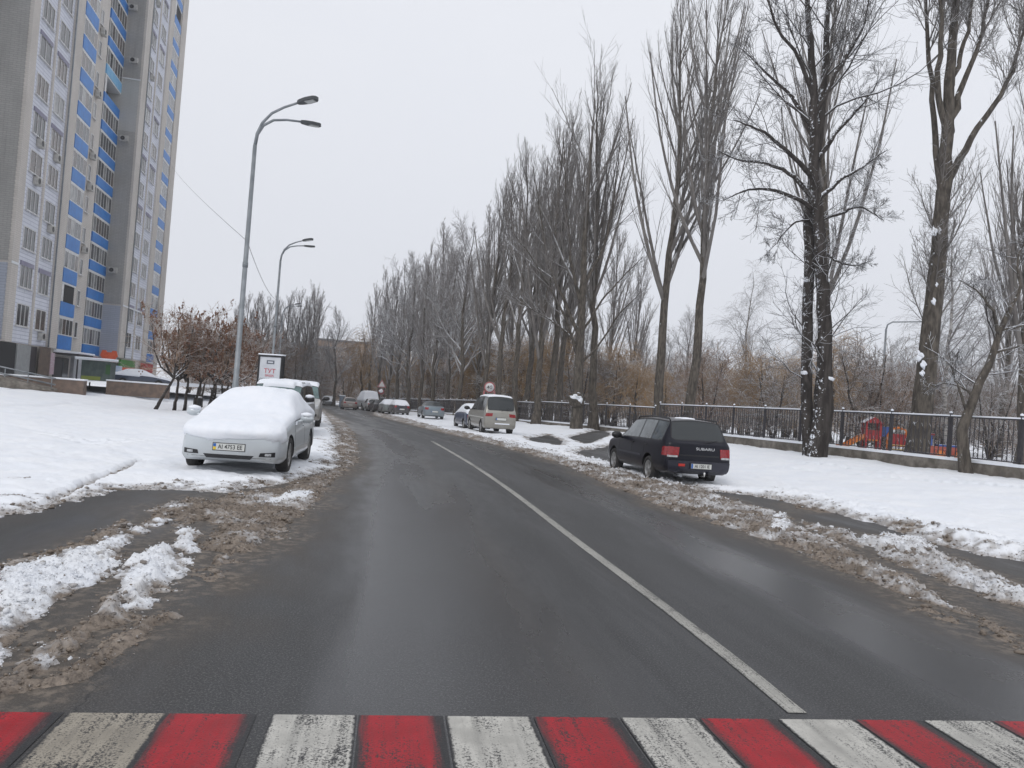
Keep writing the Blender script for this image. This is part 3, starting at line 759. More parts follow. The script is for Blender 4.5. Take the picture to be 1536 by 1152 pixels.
def balcony(s0, s1, back, front, k, blue_h, pm_open=False, panel='blue', side_glass=True, cols=5, top=None):
    """slab and blue parapet with white glazing above; back/front are depths (front is nearer the street)"""
    z = ZB + k * FH
    b = MB(); t_ = .06
    b.box(s0, s1, front, back, z - .16, z - .02)
    o = bpart('balcony', b, M['white_paint'])
    p = MB()
    p.box(s0 + .02, s1 - .02, front - .03, front + .05, z, z + blue_h)
    p.box(s0 - .03, s0 + .03, front + .052, back, z, z + blue_h)
    p.box(s1 - .03, s1 + .03, front + .052, back, z, z + blue_h)
    bpart('parapet', p, M[panel], o)
    zt = z + FH - .18; zg = z + blue_h + .02
    if pm_open:
        q = MB(); q.box(s0, s0 + .5, front, front + .04, zg, zt); bpart('glazing', q, M['frame'], o)
        v = MB(); v.box(s0 + .1, s1 - .05, back - .05, back - .004, zg - .4, zt); bpart('opening', v, M['shade_black'], o)  # dark panel on the back wall, shade of the open balcony painted in
        return o
    g = MB(); fr = .05
    g.box(s0, s1, front - .01, front + .04, zg, zg + .09); g.box(s0, s1, front - .01, front + .04, zt - .09, zt)
    for i in range(cols + 1):
        x = s0 + .04 + (s1 - s0 - .08) * i / cols
        g.box(x - .032, x + .032, front - .01, front + .04, zg + .09, zt - .09)
    if side_glass:
        for x in (s0, s1):
            g.box(x - .025, x + .025, front + .04, back, zg, zg + .09); g.box(x - .025, x + .025, front + .04, back, zt - .09, zt)
            g.box(x - .025, x + .025, (front + back) / 2 - .03, (front + back) / 2 + .03, zg + .09, zt - .09)
    gl = bpart('glazing', g, M['frame'], o)
    pa = MB(); n = 0
    ms = [M['pane'], M['pane_curtain'], M['pane_warm']]
    for i in range(cols):
        x0 = s0 + .04 + (s1 - s0 - .08) * i / cols + .04; x1 = s0 + .04 + (s1 - s0 - .08) * (i + 1) / cols - .04
        pa.box(x0, x1, front + .005, front + .02, zg + .09, zt - .09, RB.choice([0, 0, 1, 2]))
    if side_glass:
        for x in (s0, s1): pa.box(x - .008, x + .008, front + .06, back, zg + .09, zt - .09, 1)
    bpart('pane', pa, ms, o)
    return o
for k in range(NF):
    balcony(10.45, 13.9, -.003, -.16, k, 1.15, cols=4, pm_open=(k == 1), side_glass=False)
    window(15.2, -.003, ZB + 1.2 + k * FH, .8, 1.4, 1)
    if k in (3, 5, 6, 8, 10): ac(15.25, -.05, ZB + .35 + k * FH)
    balcony(23.5, 28.93, 2.99, 1.72, k, .95, cols=6, pm_open=(k == 9), panel='blue_lt' if k == 10 else 'blue')
    balcony(41.6, 45.2, -.003, -.14, k, .95, cols=3, pm_open=(k == 15), side_glass=False)
    if k > 8: balcony(-3.4, -.1, 2.99, 1.1, k, 1.1, cols=3)
for k, d in ((3, .9), (8, .9), (11, .6), (13, 1.1)): ac(28.55, d, ZB + .4 + k * FH, R_(-90))
# thin cables and gutters seen on the front
bpart('drain_pipe', MB().tube([(8.26, -.26, ZB), (8.26, -.26, ZT - 1)], .06, 6), M['galv'])
bpart('drain_pipe', MB().tube([(31.09, -.28, ZB), (31.09, -.28, ZT - 1)], .06, 6), M['galv'])
bpart('cornice', wbox(MB(), -.06, 1.2, -.27, -.225, ZB + 2 * FH - .15, ZB + 2 * FH + .02), M['white_paint'])
bpart('cornice', wbox(MB(), 28.9, 39.2, -.27, -.225, ZB + 2 * FH - .15, ZB + 2 * FH + .02), M['white_paint'])
bpart('cornice', wbox(MB(), 28.88, 28.945, -.1, 3.0, ZB + 10.6 * FH - .06, ZB + 10.6 * FH + .06), M['white_paint'])

# ground floor: entrances and shops
M['shutter_grey'] = mat('grey_shutter', (.30, .31, .31), (.25, .26, .26), 3, .6)
M['brown_panel'] = mat('brown_panel', (.14, .10, .075), (.10, .075, .06), 3, .8)
M['pink'] = mat('pink_notice', (.5, .3, .38), (.55, .5, .52), 8, .6)
M['door_dark'] = mat('dark_door', (.018, .017, .02), rough=.5)
M['render_grey'] = mat('grey_render', (.40, .41, .43), (.3, .31, .33), 1.5, .9)
M['sign_red'] = mat('sign_red', (.45, .045, .03), (.30, .03, .03), 2, .5)
M['sign_green'] = mat('sign_green', (.05, .21, .03), (.04, .16, .025), 2, .5)
M['sign_orange'] = mat('sign_orange', (.75, .14, .05), (.65, .1, .04), 4, .5)
M['shop_glass'] = mat('shop_glass', (.05, .065, .075), (.10, .12, .13), 1, .08, spec=.8)
M['violet'] = mat('sign_violet', (.07, .07, .15), rough=.5)
Z0 = .95
bpart('garage_opening_shade', wbox(MB(), -2.0, 2.0, -.24, -.225, Z0, ZB - .05), M['shade_black'])  # flat panel, its black stands for the unlit depth behind
bpart('shutter', wbox(MB(), 2.1, 4.6, -.3, -.01, Z0, ZB - .1), M['shutter_grey'])
bpart('door', wbox(MB(), 4.7, 6.4, -.1, -.01, Z0, ZB - .1), M['door_dark'])
bpart('pier', wbox(MB(), 6.5, 8.9, -.25, -.225, Z0, ZB - .04), M['brown_panel'])
bpart('notice', wbox(MB(), 9.0, 9.9, -.27, -.226, Z0 + .2, ZB - .4), M['pink'])
m_ = wbox(MB(), 10.4, 14.0, -.08, -.004, Z0, ZB - .7); ent = bpart('entrance', m_, M['door_dark'])
bpart('entrance_door', wbox(MB(), 12.4, 13.8, -.12, -.083, Z0, ZB - .8), M['shop_glass'], ent)
m_ = MB()
for s in (10.3, 14.0): m_.box(s, s + .09, -1.9, -1.8, Z0 - .9, ZB - .5)
m_.box(10.2, 14.2, -1.9, -.01, ZB - .45, ZB - .32); ca = bpart('canopy', m_, M['door_dark'], ent)
bpart('snow_cap', MB().box(10.1, 14.4, -2.0, -.02, ZB - .315, ZB - .15, bev=.06), M['snow'], ca)
bpart('pier', wbox(MB(), 14.6, 17.2, -.3, -.01, Z0 - .6, ZB - .1), M['render_grey'])
bpart('fascia', wbox(MB(), 17.4, 24.5, 1.3, 2.9, ZB - .75, ZB - .2), M['violet'])
sh = bpart('shop_front', wbox(MB(), 17.4, 28.9, 1.8, 2.95, Z0 - .3, ZB - .78), M['shop_glass'])
m_ = MB()
for i in range(9): m_.box(17.5 + i * 1.4, 17.6 + i * 1.4, 1.74, 1.797, Z0 - .3, ZB - .8)
m_.box(17.5, 28.8, 1.75, 1.797, Z0 + 1.2, Z0 + 1.28); bpart('shop_frame', m_, M['frame'], sh)
bpart('sign_board', wbox(MB(), 25.0, 28.9, .9, 1.6, ZB - .9, ZB - .25), M['sign_red'])
bpart('sign_board', wbox(MB(), 29.05, 35.2, -.45, -.24, ZB - 1., ZB - .2), M['sign_green'])
bpart('sign_stripe', wbox(MB(), 29.05, 35.2, -.46, -.24, ZB - 1.35, ZB - 1.02), M['sign_orange'])
bpart('sign_board', wbox(MB(), 38.5, 44.0, -.45, -.24, ZB - 1.4, ZB - .3), M['sign_red'])
sh = bpart('shop_front', wbox(MB(), 29.2, 44.0, -.25, -.224, Z0 - .3, ZB - 1.45), M['shop_glass'])
m_ = MB()
for i in range(10): m_.box(29.3 + i * 1.6, 29.45 + i * 1.6, -.31, -.252, Z0 - .3, ZB - 1.5)
bpart('shop_frame', m_, M['frame'], sh)
# glowing-orange T-shirt shaped shop sign on a white board
sg = empty('shop_sign', (0, 0, 0), 0, 'orange vest shaped shop sign on a white board under the red fascia', 'sign')
P_ = at(163, 545, 66); sg.location = (P_[0], P_[1], P_[2] - 1.1)
MB().box(-1.15, 1.15, 0, .08, 0, .95).build('board', mat('sign_white', (.62, .66, .74), (.3, .5, .7), 1.2, .4), sg)
MB().prism([(-.55, .3), (.55, .3), (.55, 1.5), (.75, 1.75), (.6, 2.2), (.28, 2.2), (.2, 2.05), (-.2, 2.05), (-.28, 2.2), (-.6, 2.2), (-.75, 1.75), (-.55, 1.5)], -.09, -.012).build('vest', M['sign_orange'], sg)
MB().box(-.06, .06, .02, .1, -1.6, .0).build('post', M['galv'], sg)

# terrace walls in front of the tower
def terrace(name, p0, p1, z0, z1, th, label):
    p0 = np.array(p0); p1 = np.array(p1); L = np.linalg.norm(p1 - p0)
    o = empty(name, (p0[0], p0[1], z0), math.atan2(*(p1 - p0)[::-1]), label, 'wall')
    MB().box(0, L, 0, th, -.4, z1 - z0).build('wall', M['stone'], o)
    mb = MB(); n = 14
    prof = []
    mb.box(-.05, L + .05, -.06, th + .06, z1 - z0 + .002, z1 - z0 + .11, bev=.05)
    mb.build('snow_cap', M['snow'], o); return o
W1 = terrace('terrace_wall', at(-60, 560, 47.5)[:2], at(127, 560, 48.5)[:2], .42, 1.0, .5, 'brown stone terrace wall with snow on top, in front of the dark entrance')
W2 = terrace('terrace_wall', at(160, 570, 57)[:2], at(251, 580, 57)[:2], .42, 1.02, .5, 'brown stone terrace wall with snow on top, in front of the shops')
fc = tag(link('forecourt', np_mesh('forecourt', np.array([(-47, 48.3, .93), (-26.9, 49.0, .93), (-31.2, 57.45, .93), (-27, 57.6, .93), (-30, 110, .93), (-52, 110, .93)]), [np.array([(0, 1, 2, 5)]), np.array([(2, 3, 4, 5)])], M['snow'], False)), kind='structure')
# ramp with a double handrail
rl = empty('ramp_railing', (0, 0, 0), 0, 'thin grey double handrail climbing the ramp by the dark garage opening', 'railing')
pA = at(-40, 541, 45.5); pB = at(84, 568, 47.2)
for dz in (0, -.38): MB().tube([pA + [0, 0, dz], pB + [0, 0, dz]], .045, 8).build('handrail', M['galv'], rl)
for f in (.1, .38, .66, .95):
    p = pA * (1 - f) + pB * f; MB().tube([p, (p[0], p[1], .35)], .035, 6).build('post', M['galv'], rl)
rp = MB(); a = at(-60, 560, 45.0); b = at(75, 577, 46.6)
rp.add([(a[0], a[1], .3), (b[0], b[1], .3), (b[0], b[1], .42), (a[0], a[1], 1.35), (a[0] - .3, a[1] + 1.3, .3), (b[0] - .3, b[1] + 1.3, .3), (b[0] - .3, b[1] + 1.3, .42), (a[0] - .3, a[1] + 1.3, 1.35)],
       [(0, 1, 2, 3), (4, 7, 6, 5), (3, 2, 6, 7), (0, 3, 7, 4), (1, 5, 6, 2)])
tag(rp.build('ramp', M['conc']), 'sloping concrete ramp below the double handrail', 'ramp')
# kiosk with a snow covered flat roof
P_ = at(140, 575, 60)
ki_s = .62
ki = empty('market_kiosk', (P_[0], P_[1], .95), .1, 'low green kiosk under a flat snow covered awning before the shops', 'kiosk')
MB().box(-1.6, 1.9, 0, 1.6, 0, 1.7).build('body', mat('kiosk_glass', (.045, .065, .062), (.09, .12, .11), 1.5, .3), ki); ki.scale = (.62, .62, .9)
MB().box(1.35, 1.88, -.03, -.002, .6, 1.45).build('panel', mat('kiosk_green', (.03, .10, .025), rough=.6), ki)
MB().box(-1.5, .8, -.04, .0, .02, .35).build('skirt', mat('kiosk_lime', (.22, .26, .05), rough=.6), ki)
MB().box(-2.0, 2.1, -.9, 1.7, 1.72, 1.8).build('awning', M['white_paint'], ki)
MB().box(-2.05, 2.15, -.95, 1.75, 1.803, 1.95, bev=.06).build('snow_cap', M['snow'], ki)
# ------------------------------------------------------------------ bare trees
def unit(v): return v / np.maximum(np.linalg.norm(v, axis=-1, keepdims=True), 1e-9)

def grow(rng, p0, d0, L, P, trop, jit, droop=0.):
    """vectorised growth of N branches: returns (N,P,3)"""
    N = len(p0); pts = np.zeros((N, P, 3)); pts[:, 0] = p0; d = unit(d0.copy())
    for i in range(1, P):
        f = i / (P - 1)
        d = d + rng.normal(0, jit, (N, 3)); d[:, 2] += trop - droop * f
        d = unit(d)
        pts[:, i] = pts[:, i - 1] + d * (L / (P - 1))[:, None]
    return pts

def sample(pts, rad, pi, t):
    P = pts.shape[1]; x = t * (P - 1); i = np.minimum(x.astype(int), P - 2); f = (x - i)[:, None]
    a = pts[pi, i]; b = pts[pi, i + 1]
    r = rad[pi, i] * (1 - f[:, 0]) + rad[pi, i + 1] * f[:, 0]
    return a * (1 - f) + b * f, unit(b - a), r

def spawn(rng, pts, rad, L, n, t0, t1, ang, sd, tpow=1.):
    N = len(pts); pi = np.repeat(np.arange(N), n)
    t = t0 + (t1 - t0) * ((np.tile(np.arange(n), N) + rng.random(N * n)) / n) ** tpow
    p, tan, r = sample(pts, rad, pi, t)
    q = rng.normal(0, 1, (N * n, 3)); q = unit(q - tan * (q * tan).sum(-1, keepdims=True))
    a = R_(1) * (ang + rng.normal(0, sd, N * n))[:, None]
    return pi, t, p, tan * np.cos(a) + q * np.sin(a), r

def taper(r0, r1, P, pw=1.):
    f = np.linspace(0, 1, P)[None] ** pw
    return r0[:, None] * (1 - f) + r1[:, None] * f

def tubes(sets):
    """sets: list of (pts (N,P,3), rad (N,P), sides) -> V, F"""
    VV = []; FF = []; base = 0
    for pts, rad, m in sets:
        N, P, _ = pts.shape
        tn = np.zeros_like(pts); tn[:, 1:-1] = pts[:, 2:] - pts[:, :-2]; tn[:, 0] = pts[:, 1] - pts[:, 0]; tn[:, -1] = pts[:, -1] - pts[:, -2]
        tn = unit(tn)
        ref = np.zeros_like(tn); ref[..., 0] = .31; ref[..., 1] = .95
        k = np.abs((ref * tn).sum(-1)) > .9; ref[k] = (0, 0, 1)
        a = unit(np.cross(tn, ref)); b = np.cross(tn, a)
        an = np.arange(m) * 2 * math.pi / m
        V = pts[:, :, None] + (a[:, :, None] * np.cos(an)[None, None, :, None] + b[:, :, None] * np.sin(an)[None, None, :, None]) * rad[:, :, None, None]
        ii = np.arange(N * P * m).reshape(N, P, m) + base
        j = (np.arange(m) + 1) % m
        Fq = np.stack([ii[:, :-1], ii[:, :-1][:, :, j], ii[:, 1:][:, :, j], ii[:, 1:]], -1).reshape(-1, 4)
        VV.append(V.reshape(-1, 3)); FF.append(Fq); base += N * P * m
    return np.concatenate(VV), np.concatenate(FF)

def poly_trunk(path, r0, r1, P=16, rng=None, wob=.03, flare=1.5):
    c = catmull(path, 8); s = np.concatenate([[0], np.cumsum(np.linalg.norm(np.diff(c, axis=0), axis=1))])
    q = np.linspace(0, s[-1], P); pts = np.stack([np.interp(q, s, c[:, i]) for i in range(3)], -1)
    if rng is not None: pts[1:, :2] += rng.normal(0, wob, (P - 1, 2))
    f = np.linspace(0, 1, P); rad = r0 * (1 - f) + r1 * f
    rad = rad * (1 + (flare - 1) * np.exp(-f * s[-1] / .5))
    return pts[None], rad[None]

def make_tree(seed, trunks, levels, tw=.006):
    """trunks: list of (pts, rad); levels: list of dicts. returns trunk mesh data and crown mesh data"""
    rng = np.random.default_rng(seed)
    P = trunks[0][0].shape[1]
    pts = np.concatenate([t[0] for t in trunks]); rad = np.concatenate([t[1] for t in trunks])
    tset = [(pts, rad, 12)]; cset = []
    Lp = np.linalg.norm(np.diff(pts, axis=1), axis=-1).sum(1)
    for li, lv in enumerate(levels):
        pi, t, p, d, r = spawn(rng, pts, rad, Lp, lv['n'], lv.get('t0', .2), lv.get('t1', .98), lv['ang'], lv.get('sd', 8), lv.get('tp', 1.))
        if 'flat' in lv: d[:, 2] *= lv['flat']
        if 'up' in lv: d[:, 2] = np.abs(d[:, 2]) * lv['up'] + lv.get('up0', 0)
        u = (t - lv.get('t0', .2)) / (lv.get('t1', .98) - lv.get('t0', .2))
        L = Lp[pi] * (lv['l0'] * (1 - u) + lv['l1'] * u) * rng.uniform(.65, 1.25, len(t))
        r0 = np.maximum(np.minimum(r * lv.get('rr', .6), L * lv.get('rl', .016)), tw); r1 = np.maximum(r0 * .25, tw * .7)
        q = grow(rng, p, d, L, lv['P'], lv.get('trop', .1), lv.get('jit', .08), lv.get('droop', 0.))
        ra = taper(r0, r1, lv['P'])
        cset.append((q, ra, lv.get('m', 3)))
        pts, rad, Lp = q, ra, L
        if 'extra' in lv: pass
    return tubes(tset), tubes(cset)

TREES = {}
def tree_meshes(key, seed, trunks, levels, mb, mc, tw=.006):
    (tv, tf), (cv, cf) = make_tree(seed, trunks, levels, tw)
    TREES[key] = (np_mesh('trunk', tv, tf, M[mb]), np_mesh('crown', cv, cf, M[mc]))
    return TREES[key]

def place_tree(key, name, x, y, rz=0., sc=(1, 1, 1), label=None, group=None, z=None, sink=.08, tilt=(0, 0)):
    o = empty(name, (x, y, (ground_z(x, y) if z is None else z) - sink), rz, label, 'tree', group)
    o.rotation_euler = (tilt[0], tilt[1], rz)
    o.scale = sc if isinstance(sc, tuple) else (sc, sc, sc)
    a, b = TREES[key]
    link('trunk', a, o); link('crown', b, o); return o

V3 = lambda *a: np.array(a, float)
def pop_levels(d=1., t0=.22, wide=1., n1=46):
    return [dict(n=n1, t0=t0, t1=.97, ang=27 * wide, sd=6, l0=.46, l1=.10, P=9, trop=.13, jit=.03, rr=.62, rl=.012, m=5),
            dict(n=int(11 * d), t0=.10, t1=.97, ang=19, sd=7, l0=.38, l1=.16, P=6, trop=.12, jit=.035, rr=.55, rl=.0085),
            dict(n=int(6 * d), t0=.12, t1=.97, ang=21, sd=8, l0=.48, l1=.30, P=4, trop=.12, jit=.05, rr=.6, rl=.008)]
# poplars, unit height about 26 m
for k in range(4):
    rg = np.random.default_rng(100 + k)
    hh = 26.
    tr = poly_trunk([V3(0, 0, 0), V3(.25 * (k - 1), .1, hh * .3), V3(.1, .2 * (k - 2), hh * .65), V3(.3, 0, hh)], .30, .02, 18, rg, .05)
    trs = [tr]
    tree_meshes('poplar%d' % k, 10 + k, trs, pop_levels(1., (.28, .20, .30, .33)[k], (1, .8, .7, 1.05)[k], (36, 32, 32, 34)[k]), 'bark', 'twig', .0055)
# far poplars: fewer, thicker shoots
for k in range(3):
    rg = np.random.default_rng(200 + k)
    tr = poly_trunk([V3(0, 0, 0), V3(.2, .1, 7), V3(.1, -.2, 15), V3(.0, 0, 22)], .26, .03, 12, rg, .06)
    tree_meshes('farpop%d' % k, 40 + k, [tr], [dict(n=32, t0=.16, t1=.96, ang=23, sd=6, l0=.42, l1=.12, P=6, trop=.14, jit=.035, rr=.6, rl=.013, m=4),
                dict(n=10, t0=.15, t1=.97, ang=19, sd=7, l0=.38, l1=.2, P=4, trop=.14, jit=.04, rl=.012), dict(n=4, t0=.2, t1=.97, ang=22, sd=8, l0=.5, l1=.32, P=3, trop=.12, jit=.05)], 'bark', 'twig_far_hazed', .014)
# broad crowned bare trees (roundish)
for k in range(3):
    rg = np.random.default_rng(300 + k); hh = 15.
    tr = poly_trunk([V3(0, 0, 0), V3(.3, .1, 4), V3(-.1, .3, 8), V3(.2, 0, hh)], .24, .02, 12, rg, .08)
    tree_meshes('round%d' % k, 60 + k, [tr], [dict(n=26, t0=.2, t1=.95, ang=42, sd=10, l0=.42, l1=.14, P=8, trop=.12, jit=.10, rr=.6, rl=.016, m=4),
                dict(n=12, t0=.2, t1=.98, ang=38, sd=12, l0=.45, l1=.3, P=6, trop=.03, jit=.10), dict(n=8, t0=.15, t1=.98, ang=40, sd=14, l0=.45, l1=.35, P=4, trop=.02, jit=.1)], 'bark', 'twig_far_hazed', .010)
# many stemmed brown thicket trees with snow on the twigs
for k in range(3):
    rg = np.random.default_rng(400 + k)
    trs = [poly_trunk([V3(0, 0, 0), V3(.3 * math.cos(a), .3 * math.sin(a), .8), V3(1.2 * math.cos(a), 1.2 * math.sin(a), 5.)], .08, .02, 8, rg, .06) for a in (.3, 2.4, 4.5)]
    tree_meshes('thicket%d' % k, 80 + k, trs, [dict(n=18, t0=.04, t1=.97, ang=58, sd=12, l0=.6, l1=.35, P=6, trop=.03, jit=.12, rr=.6, m=3),
                dict(n=10, t0=.1, t1=.98, ang=45, sd=14, l0=.5, l1=.35, P=4, trop=.0, jit=.12), dict(n=5, t0=.1, t1=.98, ang=45, sd=14, l0=.5, l1=.4, P=3, trop=-.02, jit=.1)], 'bark_dark', ('twig_brown', 'twig_umber', 'twig_brown')[k], .010)
# willows: hanging golden shoots
for k in range(2):
    rg = np.random.default_rng(500 + k)
    tr = poly_trunk([V3(0, 0, 0), V3(.2, .1, 2), V3(0, .3, 5), V3(.3, 0, 9)], .28, .03, 10, rg, .08)
    tree_meshes('willow%d' % k, 90 + k, [tr], [dict(n=26, t0=.2, t1=.97, ang=50, sd=10, l0=.55, l1=.35, P=7, trop=.03, jit=.08, rr=.6, m=4, droop=.12),
                dict(n=14, t0=.25, t1=.98, ang=50, sd=14, l0=.6, l1=.5, P=6, trop=-.12, jit=.06, droop=.2), dict(n=6, t0=.1, t1=.9, ang=25, sd=8, l0=.7, l1=.5, P=4, trop=-.3, jit=.05)], 'bark_dark', 'willow', .011)
# birches with thin hanging twigs
for k in range(2):
    rg = np.random.default_rng(600 + k); hh = 16.
    tr = poly_trunk([V3(0, 0, 0), V3(.15, .1, 5), V3(-.1, .1, 10), V3(.1, 0, hh)], .15, .012, 14, rg, .05, 1.25)
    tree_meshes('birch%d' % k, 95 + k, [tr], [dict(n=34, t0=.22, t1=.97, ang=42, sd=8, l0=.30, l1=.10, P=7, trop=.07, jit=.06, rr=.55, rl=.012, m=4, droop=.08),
                dict(n=9, t0=.3, t1=.99, ang=40, sd=12, l0=.5, l1=.4, P=6, trop=-.05, jit=.07, droop=.25), dict(n=5, t0=.1, t1=.95, ang=35, sd=10, l0=.7, l1=.6, P=5, trop=-.28, jit=.05)], 'birch_bark', 'twig_far_hazed', .0065)

def gxy(u, v, D):
    """world x,y under a photo column at depth D (v: the row where the base shows)"""
    p = at(u, v, D); return float(p[0]), float(p[1])

# ---- the big leaning poplar on the right, forked
def path_px(pts, D, drift=0.):
    """trunk centre line read off the photo, at real depth D, in metres"""
    o = [at(u, v, D + drift * i) for i, (u, v) in enumerate(pts)]
    return [np.array(p) for p in o]
D1 = 28.5
base = at(1374, 668, D1); z1 = ground_z(base[0], base[1])
main = path_px([(1374, 672), (1386, 590), (1398, 480), (1408, 380), (1415, 285)], D1); main[0][2] = z1 - .1
o_ = main[0].copy()
rg = np.random.default_rng(1)
P1 = 16
t_main = poly_trunk([p - o_ for p in main], .40, .25, P1, rg, .02, 1.25)
f0 = main[-1]
def limb(pts, r0, r1, dd=0.):
    return poly_trunk([p - o_ for p in path_px(pts, D1, dd)], r0, r1, P1, rg, .03, 1.0)
lm = [limb([(1415, 290), (1420, 220), (1424, 130), (1432, 20), (1442, -130)], .25, .07),
      limb([(1412, 285), (1404, 225), (1399, 140), (1390, 40), (1384, -120)], .13, .03, .4),
      limb([(1420, 275), (1452, 215), (1490, 160), (1520, 100), (1545, 10)], .14, .03, -.4),
      limb([(1419, 215), (1440, 140), (1470, 60), (1490, -40)], .14, .03, .5),
      limb([(1419, 205), (1408, 130), (1412, 40), (1405, -100)], .13, .03, -.3),
      limb([(1424, 140), (1450, 50), (1462, -60)], .10, .03, .3)]
(tv, tf), (cv, cf) = make_tree(5, [t_main] + lm, [dict(n=20, t0=.45, t1=.98, ang=32, sd=10, l0=.30, l1=.25, P=7, trop=.12, jit=.07, rr=.4, rl=.010, m=4),
        dict(n=13, t0=.1, t1=.98, ang=32, sd=10, l0=.38, l1=.22, P=5, trop=.09, jit=.08), dict(n=6, t0=.15, t1=.98, ang=32, sd=12, l0=.5, l1=.35, P=4, trop=.05, jit=.09)], .006)
BIG = empty('poplar_tree', o_, 0, 'thick leaning poplar with forked top behind the fence, right of the street lamp', 'tree')
link('trunk', np_mesh('trunk', tv, tf, M['bark']), BIG); link('crown', np_mesh('crown', cv, cf, M['twig']), BIG)
SB = MB(); rs = random.Random(4)
for (u, v, r) in [(1383, 533, .13), (1388, 547, .11), (1386, 560, .08), (1403, 452, .09), (1404, 347, .11), (1411, 344, .09), (1399, 351, .07), (1408, 426, .06)]:
    p = at(u, v, D1 - .42) - o_; SB.blob(p + np.array([0, .12, 0]), (r * .8, r * .4, r * 1.2), rs.randrange(99), .5, 3)
SB.build('snow_clumps', M['snow'], BIG)

# ---- the double trunk in front of the fence: wide limed branches
D2 = 29.0
base = at(1222, 685, D2); z2 = ground_z(base[0], base[1]); o_ = np.array([base[0], base[1], z2 - .1])
def p2(pts, r0, r1, dd=0., fl=1.0, off=0.):
    q = path_px(pts, D2 + off, dd); q = [p - o_ for p in q]
    return poly_trunk(q, r0, r1, P1, rg, .025, fl)
tA = p2([(1213, 690), (1210, 600), (1212, 480), (1214, 380), (1213, 320)], .22, .18, 0, 1.1, .25)
tB = p2([(1224, 690), (1236, 600), (1237, 560), (1236, 470), (1230, 360), (1225, 310)], .36, .24, 0, 1.1, -.2)
tB[1][0, 5:] *= .86
lim = [p2([(1225, 315), (1222, 230), (1220, 120), (1213, 20), (1210, -110)], .21, .05),
       p2([(1214, 325), (1222, 250), (1236, 130), (1243, 20), (1250, -120)], .20, .05, .1, 1, .3),
       p2([(1222, 320), (1200, 300), (1160, 285), (1120, 285), (1085, 300)], .10, .02, -.6),
       p2([(1222, 300), (1190, 265), (1150, 245), (1110, 240), (1075, 225)], .11, .02, .5),
       p2([(1222, 270), (1180, 225), (1140, 195), (1100, 180)], .11, .02, -.7),
       p2([(1222, 210), (1190, 150), (1150, 110), (1110, 70)], .10, .02, .6),
       p2([(1220, 150), (1200, 90), (1165, 40), (1140, -40)], .09, .02, -.5),
       p2([(1226, 300), (1260, 270), (1295, 250), (1330, 225)], .10, .02, .6),
       p2([(1226, 330), (1262, 320), (1290, 310), (1325, 330)], .07, .015, -.6),
       p2([(1228, 370), (1252, 390), (1280, 398), (1305, 392)], .06, .015, -.3),
       p2([(1226, 240), (1262, 190), (1300, 150), (1325, 110)], .10, .02, .7),
       p2([(1224, 170), (1260, 100), (1290, 50), (1310, -20)], .09, .02, -.5),
       p2([(1215, 330), (1190, 335), (1165, 365), (1150, 380)], .05, .012, -.3)]
(tv, tf), (cv, cf) = make_tree(8, [tA, tB] + lim, [dict(n=12, t0=.30, t1=.98, ang=46, sd=12, l0=.34, l1=.22, P=7, trop=.05, jit=.13, rr=.5, rl=.012, m=4),
        dict(n=9, t0=.15, t1=.98, ang=42, sd=14, l0=.48, l1=.32, P=5, trop=.05, jit=.13), dict(n=6, t0=.2, t1=.98, ang=42, sd=14, l0=.5, l1=.35, P=4, trop=.03, jit=.12)], .0065)
# the two bare boles carry no side shoots low down: shoots start where the limbs do
LIND = empty('linden_tree', o_, 0, 'dark double trunked tree before the fence with wide snowy branches and sawn stubs', 'tree')
link('trunk', np_mesh('trunk', tv, tf, M['bark_snowy']), LIND); link('crown', np_mesh('crown', cv, cf, M['twig_dark']), LIND)
SB = MB()
for (u, v, dx, r) in [(1241, 572, .28, .17), (1236, 500, .2, .12), (1206, 563, -.2, .1), (1209, 425, -.15, .08), (1240, 425, .16, .09)]:
    p = at(u, v, D2 - .25) - o_
    MB().tube([p + [-dx, 0, -.5], p + [-dx * .2, 0, -.05], p + [0, 0, .05]], [r * 1.2, r, r * .9], 10).build('sawn_stub', M['bark_dark'], LIND)
    SB.blob(p + np.array([0, -.03, .10]), (r * 1.25, r * 1.1, r * .75), rs.randrange(99), .25)
SB.build('snow_clumps', M['snow'], LIND)

# ---- thin crooked tree in front of the fence
D3 = 24.2
base = at(1448, 716, D3); o_ = np.array([base[0], base[1], ground_z(base[0], base[1]) - .1])
def p3(pts, r0, r1, dd=0., fl=1.):
    return poly_trunk([p - o_ for p in path_px(pts, D3, dd)], r0, r1, 12, rg, .02, fl)
tr = [p3([(1450, 724), (1444, 670), (1450, 620), (1478, 560), (1500, 500), (1520, 455)], .19, .07, 0, 1.3),
      p3([(1500, 505), (1490, 470), (1470, 440), (1440, 420)], .06, .012, -.3), p3([(1502, 495), (1530, 490), (1560, 480), (1590, 485)], .06, .012, .3),
      p3([(1512, 470), (1530, 430), (1525, 390), (1545, 350)], .06, .012, .3), p3([(1490, 530), (1530, 520), (1565, 530)], .05, .012, -.3),
      p3([(1450, 618), (1440, 590), (1430, 560), (1425, 530)], .05, .012, -.2), p3([(1462, 596), (1440, 580), (1415, 575), (1395, 585)], .04, .01, .2)]
(tv, tf), (cv, cf) = make_tree(11, tr, [dict(n=10, t0=.45, t1=.98, ang=48, sd=14, l0=.32, l1=.28, P=6, trop=.05, jit=.14, rr=.5, rl=.014, m=4),
        dict(n=7, t0=.15, t1=.98, ang=45, sd=14, l0=.5, l1=.35, P=5, trop=.03, jit=.12), dict(n=4, t0=.2, t1=.98, ang=45, sd=14, l0=.5, l1=.4, P=3, trop=.0, jit=.12)], .006)
CROOK = empty('crooked_tree', o_, 0, 'thin crooked young tree leaning right in front of the fence by the playground', 'tree')
